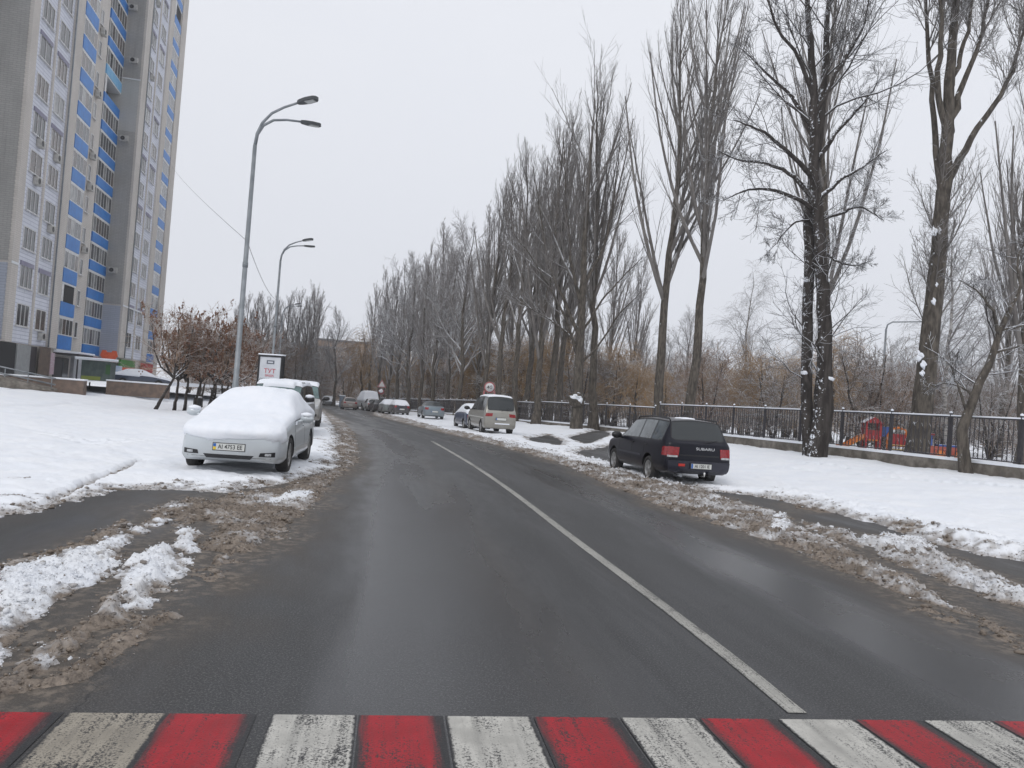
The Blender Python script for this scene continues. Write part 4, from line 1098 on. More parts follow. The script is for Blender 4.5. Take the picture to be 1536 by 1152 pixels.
link('trunk', np_mesh('trunk', tv, tf, M['bark']), CROOK); link('crown', np_mesh('crown', cv, cf, M['twig_dark']), CROOK)

# ---- single poplars along the fence (base column, base row, depth, model, height factor, lean)
def snow_knots(o, n, seed, r0=.3, zmax=7., amp=.075):
    rr = random.Random(seed); b = MB()
    for i in range(n):
        z = .6 + zmax * rr.random() ** 1.3; a = rr.uniform(-2.6, -.5); rad = r0 * (1 - z / 26)
        s = rr.uniform(.6, 1.3) * amp
        b.blob((math.cos(a) * rad, math.sin(a) * rad, z), (s, s * .8, s), rr.randrange(99), .3, 1)
    return b.build('snow_clumps', M['snow'], o)
def ftree(key, name, u, v, D, sc, rz, label, tilt=0., knots=0, group=None, zz=None):
    x, y = gxy(u, v, D)
    o = place_tree(key, name, x, y, rz, sc, label, group, None, .1, (0, tilt))
    if knots > 90:
        s = snow_knots(o, knots, int(u), .30 * 1.0); s.rotation_euler.z = -rz
    return o
ftree('poplar3', 'poplar_tree', 1026, 640, 43, (1.0, 1.0, 1.0), .4, 'tall slim poplar rising behind the rear of the dark estate car', R_(1.5), 7)
ftree('poplar0', 'poplar_tree', 985, 640, 47, (1.05, 1.05, 1.04), 2.0, 'tall poplar right of the fence step, behind the dark estate car roof', R_(.5), 5)
ftree('poplar2', 'poplar_tree', 890, 640, 50, (.95, .95, .87), 3.7, 'narrow pointed poplar just right of the tree with the snowy burl', R_(3.5), 6)
ftree('poplar1', 'poplar_tree', 803, 640, 55, (.92, .92, .84), 1.1, 'left stem of the poplar pair right behind the silver van', R_(2.5), 5)
ftree('poplar2', 'poplar_tree', 820, 640, 57, (.95, .95, .88), 5.0, 'right stem of the poplar pair right behind the silver van', R_(1.5), 5)
ftree('poplar1', 'poplar_tree', 1532, 690, 33, (.75, .75, .80), .8, 'dark poplar at the right edge of the photo behind the fence', R_(-1), 6)
ftree('poplar0', 'poplar_tree', 1222, 640, 40, (.9, .9, 1.0), 4.1, 'slender poplar standing directly behind the dark double trunked tree', R_(1), 0)
# dense group around the speed sign
for i, (u, D, k, s, rz, tl) in enumerate([(722, 66, 1, .84, 0.2, 1.), (745, 63, 0, .87, 1.9, 2.), (772, 60, 3, .86, 4.2, 2.5), (786, 68, 1, .98, 5.5, 1.), (838, 66, 0, .98, .9, 2.)]):
    ftree('poplar%d' % k, 'poplar_tree', u, 640, D, (s, s, s * .92), rz, 'grey poplar in the dense clump behind the speed limit sign and silver van', R_(tl), 4, 'poplars clumped behind the speed limit sign')
# tree with ascending limbs and a snowy burl
D7 = 48.
base = at(868, 640, D7); o_ = np.array([base[0], base[1], ground_z(base[0], base[1]) - .1])
def p7(pts, r0, r1, dd=0., fl=1.):
    return poly_trunk([p - o_ for p in path_px(pts, D7, dd)], r0, r1, 14, rg, .03, fl)
tr = [p7([(864, 645), (867, 590), (870, 520), (873, 470), (876, 380), (884, 250), (893, 150)], .36, .03, 0, 1.2),
      p7([(868, 540), (856, 500), (835, 450), (805, 400), (770, 350)], .10, .02, -.5), p7([(870, 505), (850, 460), (825, 400), (812, 330), (800, 250)], .13, .02, .6),
      p7([(872, 500), (900, 455), (930, 420), (965, 385)], .09, .02, .6), p7([(872, 545), (900, 515), (930, 470), (960, 440)], .08, .02, -.6),
      p7([(874, 470), (858, 400), (850, 310), (845, 200)], .12, .02, -.5), p7([(876, 430), (905, 370), (920, 300), (930, 220)], .11, .02, .5),
      p7([(870, 520), (840, 490), (800, 465), (760, 440)], .07, .02, .5)]
(tv, tf), (cv, cf) = make_tree(15, tr, [dict(n=12, t0=.30, t1=.98, ang=28, sd=7, l0=.36, l1=.22, P=7, trop=.07, jit=.06, rr=.5, rl=.012, m=4),
        dict(n=8, t0=.15, t1=.98, ang=26, sd=8, l0=.42, l1=.28, P=5, trop=.08, jit=.05), dict(n=5, t0=.2, t1=.98, ang=26, sd=8, l0=.5, l1=.35, P=4, trop=.06, jit=.06)], .007)
BURL = empty('spreading_tree', o_, 0, 'spreading bare tree with many rising limbs and a snowy burl on its trunk', 'tree')
link('trunk', np_mesh('trunk', tv, tf, M['bark']), BURL); link('crown', np_mesh('crown', cv, cf, M['twig']), BURL)
p = at(865, 601, D7 - .35) - o_
MB().blob(p + np.array([0, .1, 0]), (.46, .40, .40), 3, .3, 3).build('burl', M['bark'], BURL)
MB().blob(p + np.array([-.05, -.12, .22]), (.30, .22, .16), 5, .5, 3).blob(p + np.array([.2, -.2, .02]), (.12, .12, .2), 7, .5).build('snow_clumps', M['snow'], BURL)

# ---- trees further along the bend
for i, (u, D, key, s, rz, lab) in enumerate([
    (684, 78, 'round0', (1.05, 1.05, 1.28), 0.5, 'airy bare tree with open branching left of the poplar clump'),
    (668, 84, 'round1', (1.0, 1.0, 1.15), 1.5, 'low bare tree standing left of the airy open tree'),
    (648, 86, 'farpop0', (.95, .95, .93), 2.0, 'pointed narrow poplar rising behind the grey blue saloon'),
    (630, 92, 'farpop2', (.9, .9, .87), 4.0, 'shorter poplar just left of the pointed narrow poplar'),
    (612, 96, 'round2', (1.1, 1.1, 1.25), 2.5, 'round bare tree behind the snow covered hatchbacks'),
    (596, 104, 'round0', (1.1, 1.1, 1.3), 3.6, 'bare tree behind the snow covered cars, right of the warning sign'),
    (578, 108, 'farpop1', (.95, .95, .86), .3, 'poplar standing right behind the warning triangle sign'),
    (566, 114, 'farpop2', (.95, .95, .90), 1.6, 'poplar behind the white van, left of the warning sign'),
    (553, 122, 'farpop0', (.9, .9, .85), 2.9, 'leftmost poplar of the row along the right of the bend')]):
    ftree(key, 'bare_tree' if 'round' in key else 'poplar_tree', u, 620, D, s, rz, lab, R_(1))
for i, (u, D, key, s, rz) in enumerate([(704, 96, 'farpop1', .95, 1.), (716, 84, 'farpop0', 1.0, 2.), (660, 104, 'farpop1', .98, 3.), (640, 112, 'farpop0', 1.0, 4.), (622, 118, 'farpop2', .96, 5.), (605, 124, 'farpop1', .9, .5), (588, 128, 'farpop0', .9, 1.5), (765, 84, 'farpop2', 1.05, 3.3), (800, 80, 'farpop0', 1.05, .3), (850, 78, 'farpop1', 1.05, 2.3), (690, 118, 'farpop2', 1.05, 4.4), (912, 84, 'farpop0', .95, 2.2), (945, 88, 'farpop1', .85, 1.1)]):
    ftree(key, 'poplar_tree', u, 620, D, (s, s, s), rz, 'pale grey poplar in the second row behind the street trees', R_(1), 0, 'second row of poplars')
# left end of the street
for i, (u, D, key, s, rz) in enumerate([(358, 118, 'farpop0', .70, 0), (372, 112, 'farpop1', .68, 1), (384, 122, 'farpop2', .72, 2), (397, 116, 'farpop0', .68, 3), (410, 124, 'farpop1', .74, 4), (424, 118, 'farpop2', .74, 5), (437, 125, 'farpop0', .80, 6), (450, 118, 'farpop1', .76, 1.4), (463, 124, 'farpop2', .84, 2.4), (345, 125, 'farpop1', .66, 2.2), (470, 130, 'farpop0', .82, 5.1)]):
    ftree(key, 'poplar_tree', u, 600, D, (s * 1.1, s * 1.1, s), rz, 'hazy poplar in the row behind the billboard at the street end', R_(1.5), 0, 'poplars behind the billboard')
ftree('round1', 'bare_tree', 499, 605, 118, (.95, .95, .95), .4, 'round crowned snowy tree alone at the far end of the street', 0.)
ftree('willow0', 'willow_tree', 539, 610, 122, (1.0, 1.0, 1.15), .4, 'golden brown willow behind the white van at the bend', 0.)
ftree('thicket0', 'thicket_tree', 520, 610, 128, (1.4, 1.4, 1.4), 1.2, 'brown thicket between the lone round tree and the golden willow', 0.)
for i, (u, D, k, s) in enumerate([(470, 124, 1, 1.3), (485, 135, 0, 1.4), (440, 118, 1, 1.5), (415, 112, 0, 1.4), (392, 110, 1, 1.4), (368, 106, 0, 1.3), (340, 108, 1, 1.3), (318, 112, 0, 1.2)]):
    ftree('thicket%d' % k, 'thicket_tree', u, 600, D, (s, s, s * 1.1), i * 1.3, 'low brown thicket under the hazy poplars at the street end', 0., 0, 'thickets at the street end')
# background wood in the park
bw = random.Random(12)
def bgrow(key, name, n, u0, u1, D0, D1_, s0, s1, lab, grp, v=620):
    for i in range(n):
        u = u0 + (u1 - u0) * (i + bw.uniform(.1, .9)) / n
        s = bw.uniform(s0, s1)
        dm = float(np.interp(u, [540, 640, 700, 760, 812, 900, 1000, 1200, 1536], [134, 102, 90, 76, 66, 60, 54, 42, 31]))   # stay behind the fence
        ftree(key % bw.randrange(2), name, u, v, max(D0, dm) + bw.random() * max(10, D1_ - max(D0, dm)), (s, s, s * bw.uniform(.9, 1.15)), bw.uniform(0, 6), lab, 0., 0, grp)
bgrow('willow%d', 'willow_tree', 14, 560, 1010, 66, 92, .6, .9, 'golden brown willow in the park beyond the fence, left of the dark estate', 'willows in the left of the park')
bgrow('willow%d', 'willow_tree', 11, 1050, 1345, 66, 92, .65, .95, 'golden brown willow in the park beyond the fence, above the dark estate', 'willows in the right of the park', 640)
bgrow('thicket%d', 'thicket_tree', 26, 560, 1200, 62, 110, .9, 1.35, 'snow dusted brown thicket in the park beyond the fence', 'thickets in the park')
bgrow('thicket%d', 'thicket_tree', 8, 1290, 1560, 42, 70, .8, 1.2, 'snow dusted thicket behind the playground', 'thickets behind the playground', 650)
bgrow('round%d', 'bare_tree', 12, 660, 1190, 90, 130, .7, .95, 'pale bare tree at the back of the park', 'bare trees at the back of the park')
bgrow('round%d', 'bare_tree', 6, 1300, 1560, 60, 95, .55, .8, 'pale bare tree behind the playground', 'bare trees behind the playground', 650)
ftree('birch0', 'birch_tree', 1113, 640, 70, (1.2, 1.2, .95), .7, 'pale birch with hanging twigs above the roof of the dark estate', R_(1))
ftree('birch1', 'birch_tree', 1200, 640, 78, (1.1, 1.1, .85), 1.7, 'birch half hidden behind the dark double trunk', R_(1))
ftree('birch1', 'birch_tree', 1422, 660, 52, (1.25, 1.25, 1.0), 2.7, 'birch with hanging twigs right of the thick leaning poplar', R_(2))
ftree('birch0', 'birch_tree', 1395, 660, 62, (1.25, 1.25, .95), 3.9, 'birch seen left behind the thick leaning poplar', R_(1))
ftree('birch0', 'birch_tree', 1500, 660, 56, (1.1, 1.1, .85), 5.0, 'birch behind the thin crooked tree at the right', R_(1))
ftree('farpop1', 'poplar_tree', 1498, 660, 52, (.8, .8, .86), 5.0, 'twiggy poplar left of the dark poplar at the right edge', R_(1))

bgrow('thicket%d', 'thicket_tree', 34, 250, 1600, 125, 190, 1.6, 2.4, 'thicket in the hazy wood closing the view far behind', 'far wood thickets')
# ---- young trees with brown seed clusters on the left lawn
def seed_tree(seed, u, v, D, h, lean, label, clusters=150, spread=1., kind='twig_brown', stems=1):
    rg = np.random.default_rng(seed)
    x, y = gxy(u, v, D); o = empty('sumac_tree', (x, y, ground_z(x, y) - .06), 0, label, 'tree')
    trs = []
    for s in range(stems):
        dx = lean + (s - (stems - 1) / 2) * .4
        trs.append(poly_trunk([V3(.12 * s, 0, 0), V3(dx * .35, .05, h * .16), V3(dx * .9, .1 * s, h * .36)], .08, .05, 8, rg, .015, 1.25))
    lim = []
    for i in range(6):
        b = trs[i % stems][0][0, -1]; a = rg.uniform(0, 6.28); R = rg.uniform(.5, 1.3) * spread
        e = b + [R * math.cos(a), R * math.sin(a), h * rg.uniform(.35, .62)]
        lim.append(poly_trunk([b - [0, 0, .05], b + (e - b) * [.65, .65, .3], e], .055, .012, 8, rg, .03, 1.))
    pts = [t for t in trs + lim]
    rng = np.random.default_rng(seed + 50)
    P_all = np.concatenate([t[0] for t in lim]); R_all = np.concatenate([t[1] for t in lim]); Lp = np.linalg.norm(np.diff(P_all, axis=1), axis=-1).sum(1)
    sets = []
    lv = [dict(n=10, ang=48, l0=.55, l1=.4, P=6, trop=.07, jit=.12), dict(n=7, ang=42, l0=.5, l1=.4, P=5, trop=.05, jit=.1), dict(n=3, ang=40, l0=.6, l1=.5, P=3, trop=.03, jit=.1)]
    ends = []
    for q in lv:
        pi, t, p, d, r = spawn(rng, P_all, R_all, Lp, q['n'], .12, .98, q['ang'], 12)
        L = Lp[pi] * (q['l0'] * (1 - t) + q['l1'] * t) * rng.uniform(.6, 1.25, len(t))
        g = grow(rng, p, d, L, q['P'], q['trop'], q['jit']); r0 = np.maximum(np.minimum(r * .6, L * .016), .007); ra = taper(r0, r0 * .5, q['P'])
        sets.append((g, ra, 3)); P_all, R_all, Lp = g, ra, L; ends.append(g[:, -1])
    tv, tf = tubes([(np.concatenate([t[0] for t in pts]), np.concatenate([t[1] for t in pts]), 8)])
    link('trunk', np_mesh('trunk', tv, tf, M['bark_snowy']), o)
    cv, cf = tubes(sets); link('crown', np_mesh('crown', cv, cf, M[kind]), o)
    if clusters:
        E_ = np.concatenate(ends[1:]); E_ = E_[E_[:, 2] > h * .35]
        E_ = E_[rng.choice(len(E_), min(int(clusters * .45), len(E_)), replace=False)]
        VV = []; FF = []
        oc = np.array([(1, 0, 0), (0, 1, 0), (-1, 0, 0), (0, -1, 0), (0, 0, 1), (0, 0, -1)], float)
        of = np.array([(0, 1, 4), (1, 2, 4), (2, 3, 4), (3, 0, 4), (1, 0, 5), (2, 1, 5), (3, 2, 5), (0, 3, 5)])
        n = 0
        for e in E_:
            for j in range(6):
                c = e + rng.normal(0, 1, 3) * [.05, .05, .11]
                s = rng.uniform(.025, .055)
                VV.append(c + oc * [s, s, s * rng.uniform(1., 2.2)] + rng.normal(0, .006, (6, 3))); FF.append(of + n); n += 6
        tag(link('seed_clusters', np_mesh('seed_clusters', np.concatenate(VV), np.concatenate(FF), M['seed'], False), o), kind='stuff')
    return o
seed_tree(1, 233, 607, 37, 4.6, .9, 'leaning young tree with brown seed clusters, nearest the terrace wall', 150, 1.1)
seed_tree(2, 262, 605, 38.5, 4.5, .1, 'upright young tree with brown seed clusters second from the terrace wall', 240, 1.1)
seed_tree(3, 277, 605, 39, 4.4, .1, 'slim pale stemmed young tree in the middle of the lawn clump', 120, .8)
seed_tree(4, 291, 603, 39.5, 4.6, .3, 'dark stemmed seed cluster tree in the middle of the lawn clump', 260, 1.1)
seed_tree(5, 312, 601, 40, 4.6, .35, 'leaning seed cluster tree right of the dark litter bin', 260, 1.1)
seed_tree(6, 320, 597, 42, 4.8, .1, 'seed cluster tree behind the roof of the snowy car', 280, 1.2)
seed_tree(7, 348, 590, 50, 4.8, .1, 'russet bush behind the first street lamp', 200, 1.5, 'twig_brown', 2)
seed_tree(8, 300, 597, 48, 5.2, .1, 'tall russet bush at the back of the lawn clump', 320, 1.5, 'twig_brown', 2)
seed_tree(9, 334, 597, 46, 4.4, .1, 'russet bush left of the first street lamp', 240, 1.5, 'twig_brown', 2)
seed_tree(10, 368, 590, 56, 4.2, .1, 'russet bush just left of the billboard', 120, 1.5, 'twig_brown', 2)
# ------------------------------------------------------------------ cars
ST_SEDAN = [  # x, zb, wb, zm, wm, zs, ws, ze, we, zt
 (2.40, .30, .56, .48, .62, .63, .58, .67, .50, .69), (2.27, .22, .74, .48, .82, .70, .77, .75, .66, .77), (1.95, .19, .80, .50, .885, .76, .83, .82, .72, .85),
 (1.40, .19, .82, .52, .91, .85, .86, .91, .74, .94), (.98, .19, .82, .54, .91, .92, .87, .97, .77, 1.0), (.10, .19, .82, .54, .91, .95, .88, 1.36, .60, 1.43),
 (-.45, .19, .82, .54, .91, .96, .88, 1.41, .62, 1.475), (-1.15, .19, .82, .54, .91, .97, .88, 1.37, .60, 1.43), (-1.85, .20, .82, .54, .91, 1.0, .86, 1.07, .72, 1.09),
 (-2.24, .24, .77, .55, .87, 1.0, .81, 1.04, .68, 1.06), (-2.42, .34, .62, .55, .76, .92, .72, .97, .62, .99)]
ST_ESTATE = [
 (2.22, .34, .56, .52, .64, .70, .60, .74, .50, .76), (2.10, .28, .72, .52, .80, .78, .74, .84, .62, .86), (1.75, .27, .77, .54, .85, .87, .80, .93, .68, .95),
 (1.02, .27, .78, .56, .867, .97, .83, 1.01, .74, 1.04), (.98, .27, .78, .56, .867, .98, .83, 1.02, .74, 1.05), (.34, .27, .78, .56, .867, .99, .84, 1.47, .62, 1.53),
 (-.42, .27, .78, .56, .867, 1.0, .84, 1.52, .64, 1.585), (-1.22, .27, .78, .56, .867, 1.01, .84, 1.52, .64, 1.58), (-1.88, .29, .78, .56, .86, 1.02, .83, 1.49, .62, 1.55),
 (-2.13, .30, .77, .56, .85, 1.0, .81, 1.04, .74, 1.06), (-2.24, .36, .70, .56, .80, .92, .77, .98, .70, 1.0)]
ST_VAN = [
 (2.30, .38, .58, .58, .66, .82, .64, .88, .56, .91), (2.18, .30, .74, .58, .82, .92, .76, 1.0, .66, 1.02), (1.85, .29, .78, .60, .85, 1.03, .80, 1.10, .72, 1.13),
 (1.50, .29, .78, .62, .85, 1.12, .82, 1.18, .75, 1.21), (1.30, .29, .78, .62, .85, 1.14, .82, 1.24, .75, 1.27), (.62, .29, .78, .62, .85, 1.16, .82, 1.80, .64, 1.86),
 (-.30, .29, .78, .62, .85, 1.16, .82, 1.90, .66, 1.96), (-1.30, .29, .78, .62, .85, 1.16, .82, 1.91, .66, 1.97), (-2.02, .30, .78, .62, .85, 1.17, .82, 1.88, .65, 1.94),
 (-2.24, .32, .78, .62, .84, 1.13, .81, 1.19, .77, 1.21), (-2.32, .38, .74, .62, .81, 1.06, .79, 1.10, .75, 1.12)]
ST_HATCH = [
 (1.95, .32, .52, .48, .58, .62, .54, .66, .46, .68), (1.84, .24, .68, .48, .76, .72, .70, .77, .60, .79), (1.55, .22, .74, .50, .82, .80, .77, .86, .66, .88),
 (1.10, .22, .76, .52, .84, .90, .80, .95, .70, .98), (.92, .22, .76, .54, .84, .92, .80, .97, .70, 1.0), (.20, .22, .76, .54, .84, .94, .81, 1.38, .58, 1.44),
 (-.40, .22, .76, .54, .84, .95, .81, 1.43, .60, 1.49), (-1.05, .22, .76, .54, .84, .96, .81, 1.42, .59, 1.47), (-1.55, .24, .76, .54, .83, .98, .80, 1.34, .56, 1.40),
 (-1.86, .26, .75, .54, .82, .93, .78, .97, .70, .99), (-1.97, .34, .66, .54, .77, .85, .74, .90, .66, .92)]

def bm_of(V, Fs):
    bm = bmesh.new(); vs = [bm.verts.new(p) for p in V]; bm.verts.ensure_lookup_table()
    for f, mi in Fs:
        f2 = []
        for i in f:
            if vs[i] not in f2: f2.append(vs[i])
        if len(f2) >= 3:
            try: bm.faces.new(f2).material_index = mi
            except ValueError: pass
    bmesh.ops.recalc_face_normals(bm, faces=bm.faces); return bm

def car_shell(ST, side_glass, rear_seg, wsx, arch_r, axles, wheel_w, scale=(1, 1, 1), ws_seg=4):
    """lofted body: returns an evaluated mesh with material slots
    0 body, 1 arch, 2 windshield, 3.. side glass groups, 9 rear window"""
    V = []; n = len(ST)
    for (x, zb, wb, zm, wm, zs, ws, ze, we, zt) in ST:
        half = [(0, zb), (wb, zb), (wm - .012, zb + .10), (wm, zm), (ws, zs), (we, ze), (we * .62, (ze + 2 * zt) / 3), (0, zt)]
        ring = [(x, y, z) for y, z in half] + [(x, -y, z) for y, z in half[-2:0:-1]]
        V += ring
    K = 14; Fs = []
    for i in range(n - 1):
        for j in range(K):
            jj = (j + 1) % K; mi = 0
            if i == ws_seg and j in (5, 6, 7, 8): mi = 2
            if i == rear_seg and j in (5, 6, 7, 8): mi = 9
            if j in (4, 9) and i in side_glass: mi = side_glass[i] + (0 if j == 4 else 3)
            Fs.append(((i * K + j, (i + 1) * K + j, (i + 1) * K + jj, i * K + jj), mi))
    for b in (0, (n - 1) * K):
        c = [(b, b + 1, b + 13)] + [(b + q, b + q + 1, b + 13 - q, b + 14 - q) for q in range(1, 6)] + [(b + 6, b + 7, b + 8)]
        Fs += [(f, 0) for f in c]
    bm = bm_of(V, Fs)
    cl = bm.edges.layers.float.new('crease_edge')
    for e in bm.edges:
        f = e.link_faces
        if len(f) == 2 and f[0].material_index != f[1].material_index: e[cl] = .55
        if abs(e.verts[0].co.y) > .3 and abs(e.verts[1].co.y) > .3 and max(v.co.z for v in e.verts) < .36: e[cl] = .6
    bm.verts.ensure_lookup_table()
    for i in range(n - 1):
        for j in (4, 10):
            a = bm.verts[i * K + j]; b = bm.verts[(i + 1) * K + j]; e = bm.edges.get((a, b))
            if e: e[cl] = max(e[cl], .45)
    me = bpy.data.meshes.new('shell'); bm.to_mesh(me); bm.free()
    for k in range(10): me.materials.append(M['black'])
    o = bpy.data.objects.new('shell', me); COL.objects.link(o)
    sb = o.modifiers.new('s', 'SUBSURF'); sb.levels = 2; sb.render_levels = 2
    cu = MB()
    for ax in axles:
        for s in (1, -1):
            Mx = Matrix.Translation((ax, s * .52, arch_r[1])) @ Matrix.Rotation(R_(-90 * s), 4, 'X')
            cu.lathe([(.001, 0), (arch_r[0], 0), (arch_r[0], .7), (.001, .7)], 32, 1, Mx)
    cme = cu.mesh('cut', [M['black'], M['black']])
    b2 = bmesh.new(); b2.from_mesh(cme); bmesh.ops.remove_doubles(b2, verts=b2.verts, dist=.003); bmesh.ops.recalc_face_normals(b2, faces=b2.faces); b2.to_mesh(cme); b2.free()
    co_ = bpy.data.objects.new('cut', cme); COL.objects.link(co_)
    bo = o.modifiers.new('b', 'BOOLEAN'); bo.operation = 'DIFFERENCE'; bo.object = co_; bo.solver = 'EXACT'
    dg = bpy.context.evaluated_depsgraph_get(); dg.update()
    out = bpy.data.meshes.new_from_object(o.evaluated_get(dg))
    bpy.data.objects.remove(o); bpy.data.objects.remove(co_)
    bm = bmesh.new(); bm.from_mesh(out)
    for v in bm.verts: v.co = (v.co.x * scale[0], v.co.y * scale[1], v.co.z * scale[2])
    return bm

def split_car(bm, root, mats, sealed=True):
    """cut the window openings, leave rubber frames, and make body and glass separate meshes"""
    parts = {}
    for g in range(2, 10):
        fs = [f for f in bm.faces if f.material_index == g]
        if not fs: continue
        r = bmesh.ops.inset_region(bm, faces=fs, thickness=.03, depth=-.004, use_even_offset=True, use_boundary=True)
        for f in r['faces']: f.material_index = 1
        fs = [f for f in bm.faces if f.material_index == g]
        b2 = bmesh.new(); mp = {}
        for f in fs:
            vs = []
            for v in f.verts:
                if v not in mp: mp[v] = b2.verts.new(v.co)
                vs.append(mp[v])
            nf = b2.faces.new(vs); nf.smooth = True
        parts[g] = b2
        bmesh.ops.delete(bm, geom=fs, context='FACES_ONLY')
    for f in bm.faces: f.smooth = True
    me = bpy.data.meshes.new('body'); bm.to_mesh(me)
    me.materials.append(mats['body']); me.materials.append(M['black'])
    me.set_sharp_from_angle(angle=R_(38))
    link('body', me, root)
    nm = {2: 'windshield', 9: 'rear_window'}
    for g, b2 in parts.items():
        me = bpy.data.meshes.new(nm.get(g, 'side_window'))
        b2.to_mesh(me); b2.free(); me.materials.append(mats.get('glass_front', mats['glass']) if g == 2 else mats['glass'])
        link(nm.get(g, 'side_window'), me, root)

def patch(bvh, name, outline, axis, mat_, root, off=.008, n=10, th=.02, parent=None, shrink=None):
    """a curved panel: outline polygon (list of 2D points) laid on the body from the side, front or rear"""
    P = outline; lo = [min(p[k] for p in P) for k in (0, 1)]; hi = [max(p[k] for p in P) for k in (0, 1)]
    # fan of quads between the outline's upper and lower chain
    ts = np.linspace(0, 1, n)
    top, bot = P[:len(P) // 2], P[len(P) // 2:][::-1]
    def ev(c, t):
        c = np.array(c, float); d = np.concatenate([[0], np.cumsum(np.linalg.norm(np.diff(c, axis=0), axis=1))]); d /= d[-1]
        return np.array([np.interp(t, d, c[:, 0]), np.interp(t, d, c[:, 1])])
    pts = []; m_ = 5
    for t in ts:
        a = ev(top, t); b = ev(bot, t)
        for k in range(m_): pts.append(a + (b - a) * k / (m_ - 1))
    V = []
    for a, b in pts:
        if axis == 'front': o_, d_ = Vector((5, a, b)), Vector((-1, 0, 0))
        elif axis == 'rear': o_, d_ = Vector((-5, a, b)), Vector((1, 0, 0))
        elif axis == 'left': o_, d_ = Vector((a, 4, b)), Vector((0, -1, 0))
        elif axis == 'right': o_, d_ = Vector((a, -4, b)), Vector((0, 1, 0))
        h = bvh.ray_cast(o_, d_)
        if h[0] is None:
            h = bvh.find_nearest(Vector((2 * (1 if axis == 'front' else -1), a, b)) if axis in ('front', 'rear') else Vector((a, .9 if axis == 'left' else -.9, b)))
        V.append(h[0] - d_ * off)
    nn = len(ts)
    Fq = [(i * m_ + k, (i + 1) * m_ + k, (i + 1) * m_ + k + 1, i * m_ + k + 1) for i in range(nn - 1) for k in range(m_ - 1)]
    dd = {'front': Vector((-1, 0, 0)), 'rear': Vector((1, 0, 0)), 'left': Vector((0, -1, 0)), 'right': Vector((0, 1, 0))}[axis]
    N0 = len(V); V2 = V + [v + dd * th for v in V]
    ring = [i * m_ for i in range(nn)] + [(nn - 1) * m_ + k for k in range(1, m_)] + [i * m_ + m_ - 1 for i in range(nn - 2, -1, -1)] + [k for k in range(m_ - 2, 0, -1)]
    Fq += [tuple(N0 + i for i in f[::-1]) for f in Fq]
    Fq += [(ring[i], ring[(i + 1) % len(ring)], N0 + ring[(i + 1) % len(ring)], N0 + ring[i]) for i in range(len(ring))]
    b = MB(); b.add(V2, Fq, 0, True)
    me = b.mesh(name, mat_); me.set_sharp_from_angle(angle=R_(40))
    return link(name, me, parent or root)

def rect(a0, a1, b0, b1): return [(a0, b1), (a1, b1), (a1, b0), (a0, b0)]

_wheel = {}
def wheel_meshes(r, w, rim='alloy', spokes=5):
    k = (r, w, rim, spokes)
    if k in _wheel: return _wheel[k]
    q = Matrix.Rotation(R_(-90), 4, 'X')
    ty = MB(); ri = r * .66
    ty.lathe([(ri, -w / 2 + .01), (ri + .02, -w / 2), (r * .93, -w / 2), (r * .985, -w / 2 + .03), (r, -w * .2), (r, w * .2), (r * .985, w / 2 - .03), (r * .93, w / 2), (ri + .02, w / 2), (ri, w / 2 - .01)], 32, 0, q)
    rm = MB(); rm.lathe([(ri, -w / 2 + .02), (ri, w / 2 - .012), (ri - .018, w / 2 - .012), (ri - .035, w / 2 - .06), (.0, w / 2 - .075)], 32, 0, q)
    for i in range(spokes):
        Mx = q @ Matrix.Rotation(2 * math.pi * i / spokes, 4, 'Z')
        rm.prism([(.03, -.035), (ri - .01, -.05), (ri - .01, .05), (.03, .035)], w / 2 - .07, w / 2 - .028, 'z', 0, Mx)
    rm.lathe([(.065, w / 2 - .07), (.06, w / 2 - .022), (.001, w / 2 - .018)], 16, 0, q)
    _wheel[k] = (ty.mesh('tyre', M['rubber']), rm.mesh('rim', M[rim])); return _wheel[k]

def wheels(root, axles, track, r, w, rim='alloy', spokes=5, steer=0.):
    a, b = wheel_meshes(r, w, rim, spokes)
    for i, ax in enumerate(axles):
        for s in (1, -1):
            o = empty('wheel', (ax, s * track, r)); o.parent = root
            o.rotation_euler.z = (0 if s > 0 else math.pi) + (steer if i == 0 else 0)
            link('tyre', a, o); link('rim', b, o)
            o.empty_display_size = .1

def mirror(root, x, y, z, m_, side, snow=False, sc=1.):
    b = MB()
    b.blob((x - .02, side * (y + .13 * sc), z), (.07 * sc, .13 * sc, .085 * sc), 1, .03, 2)
    b.tube([(x + .02, side * (y - .04), z - .07), (x, side * (y + .06), z - .03)], .03, 8)
    o = b.build('mirror', m_, root)
    if snow: MB().blob((x - .01, side * (y + .12 * sc), z + .07 * sc), (.082 * sc, .125 * sc, .055 * sc), 5, .2).build('snow_cap', M['snow'], o)
    return o

def text_mesh(name, s, size, m_, parent, loc, rot, depth=.002, sx=1., align='CENTER'):
    c = bpy.data.curves.new(name, 'FONT'); c.body = s; c.size = size; c.align_x = align; c.align_y = 'CENTER'; c.extrude = depth; c.resolution_u = 3; c.offset = size * .006
    o = bpy.data.objects.new(name, c); COL.objects.link(o)
    dg = bpy.context.evaluated_depsgraph_get(); dg.update()
    me = bpy.data.meshes.new_from_object(o.evaluated_get(dg)); bpy.data.objects.remove(o)
    for v in me.vertices: v.co.x *= sx
    me.materials.clear(); me.materials.append(m_)
    t = link(name, me, parent, loc); t.rotation_euler = rot; return t

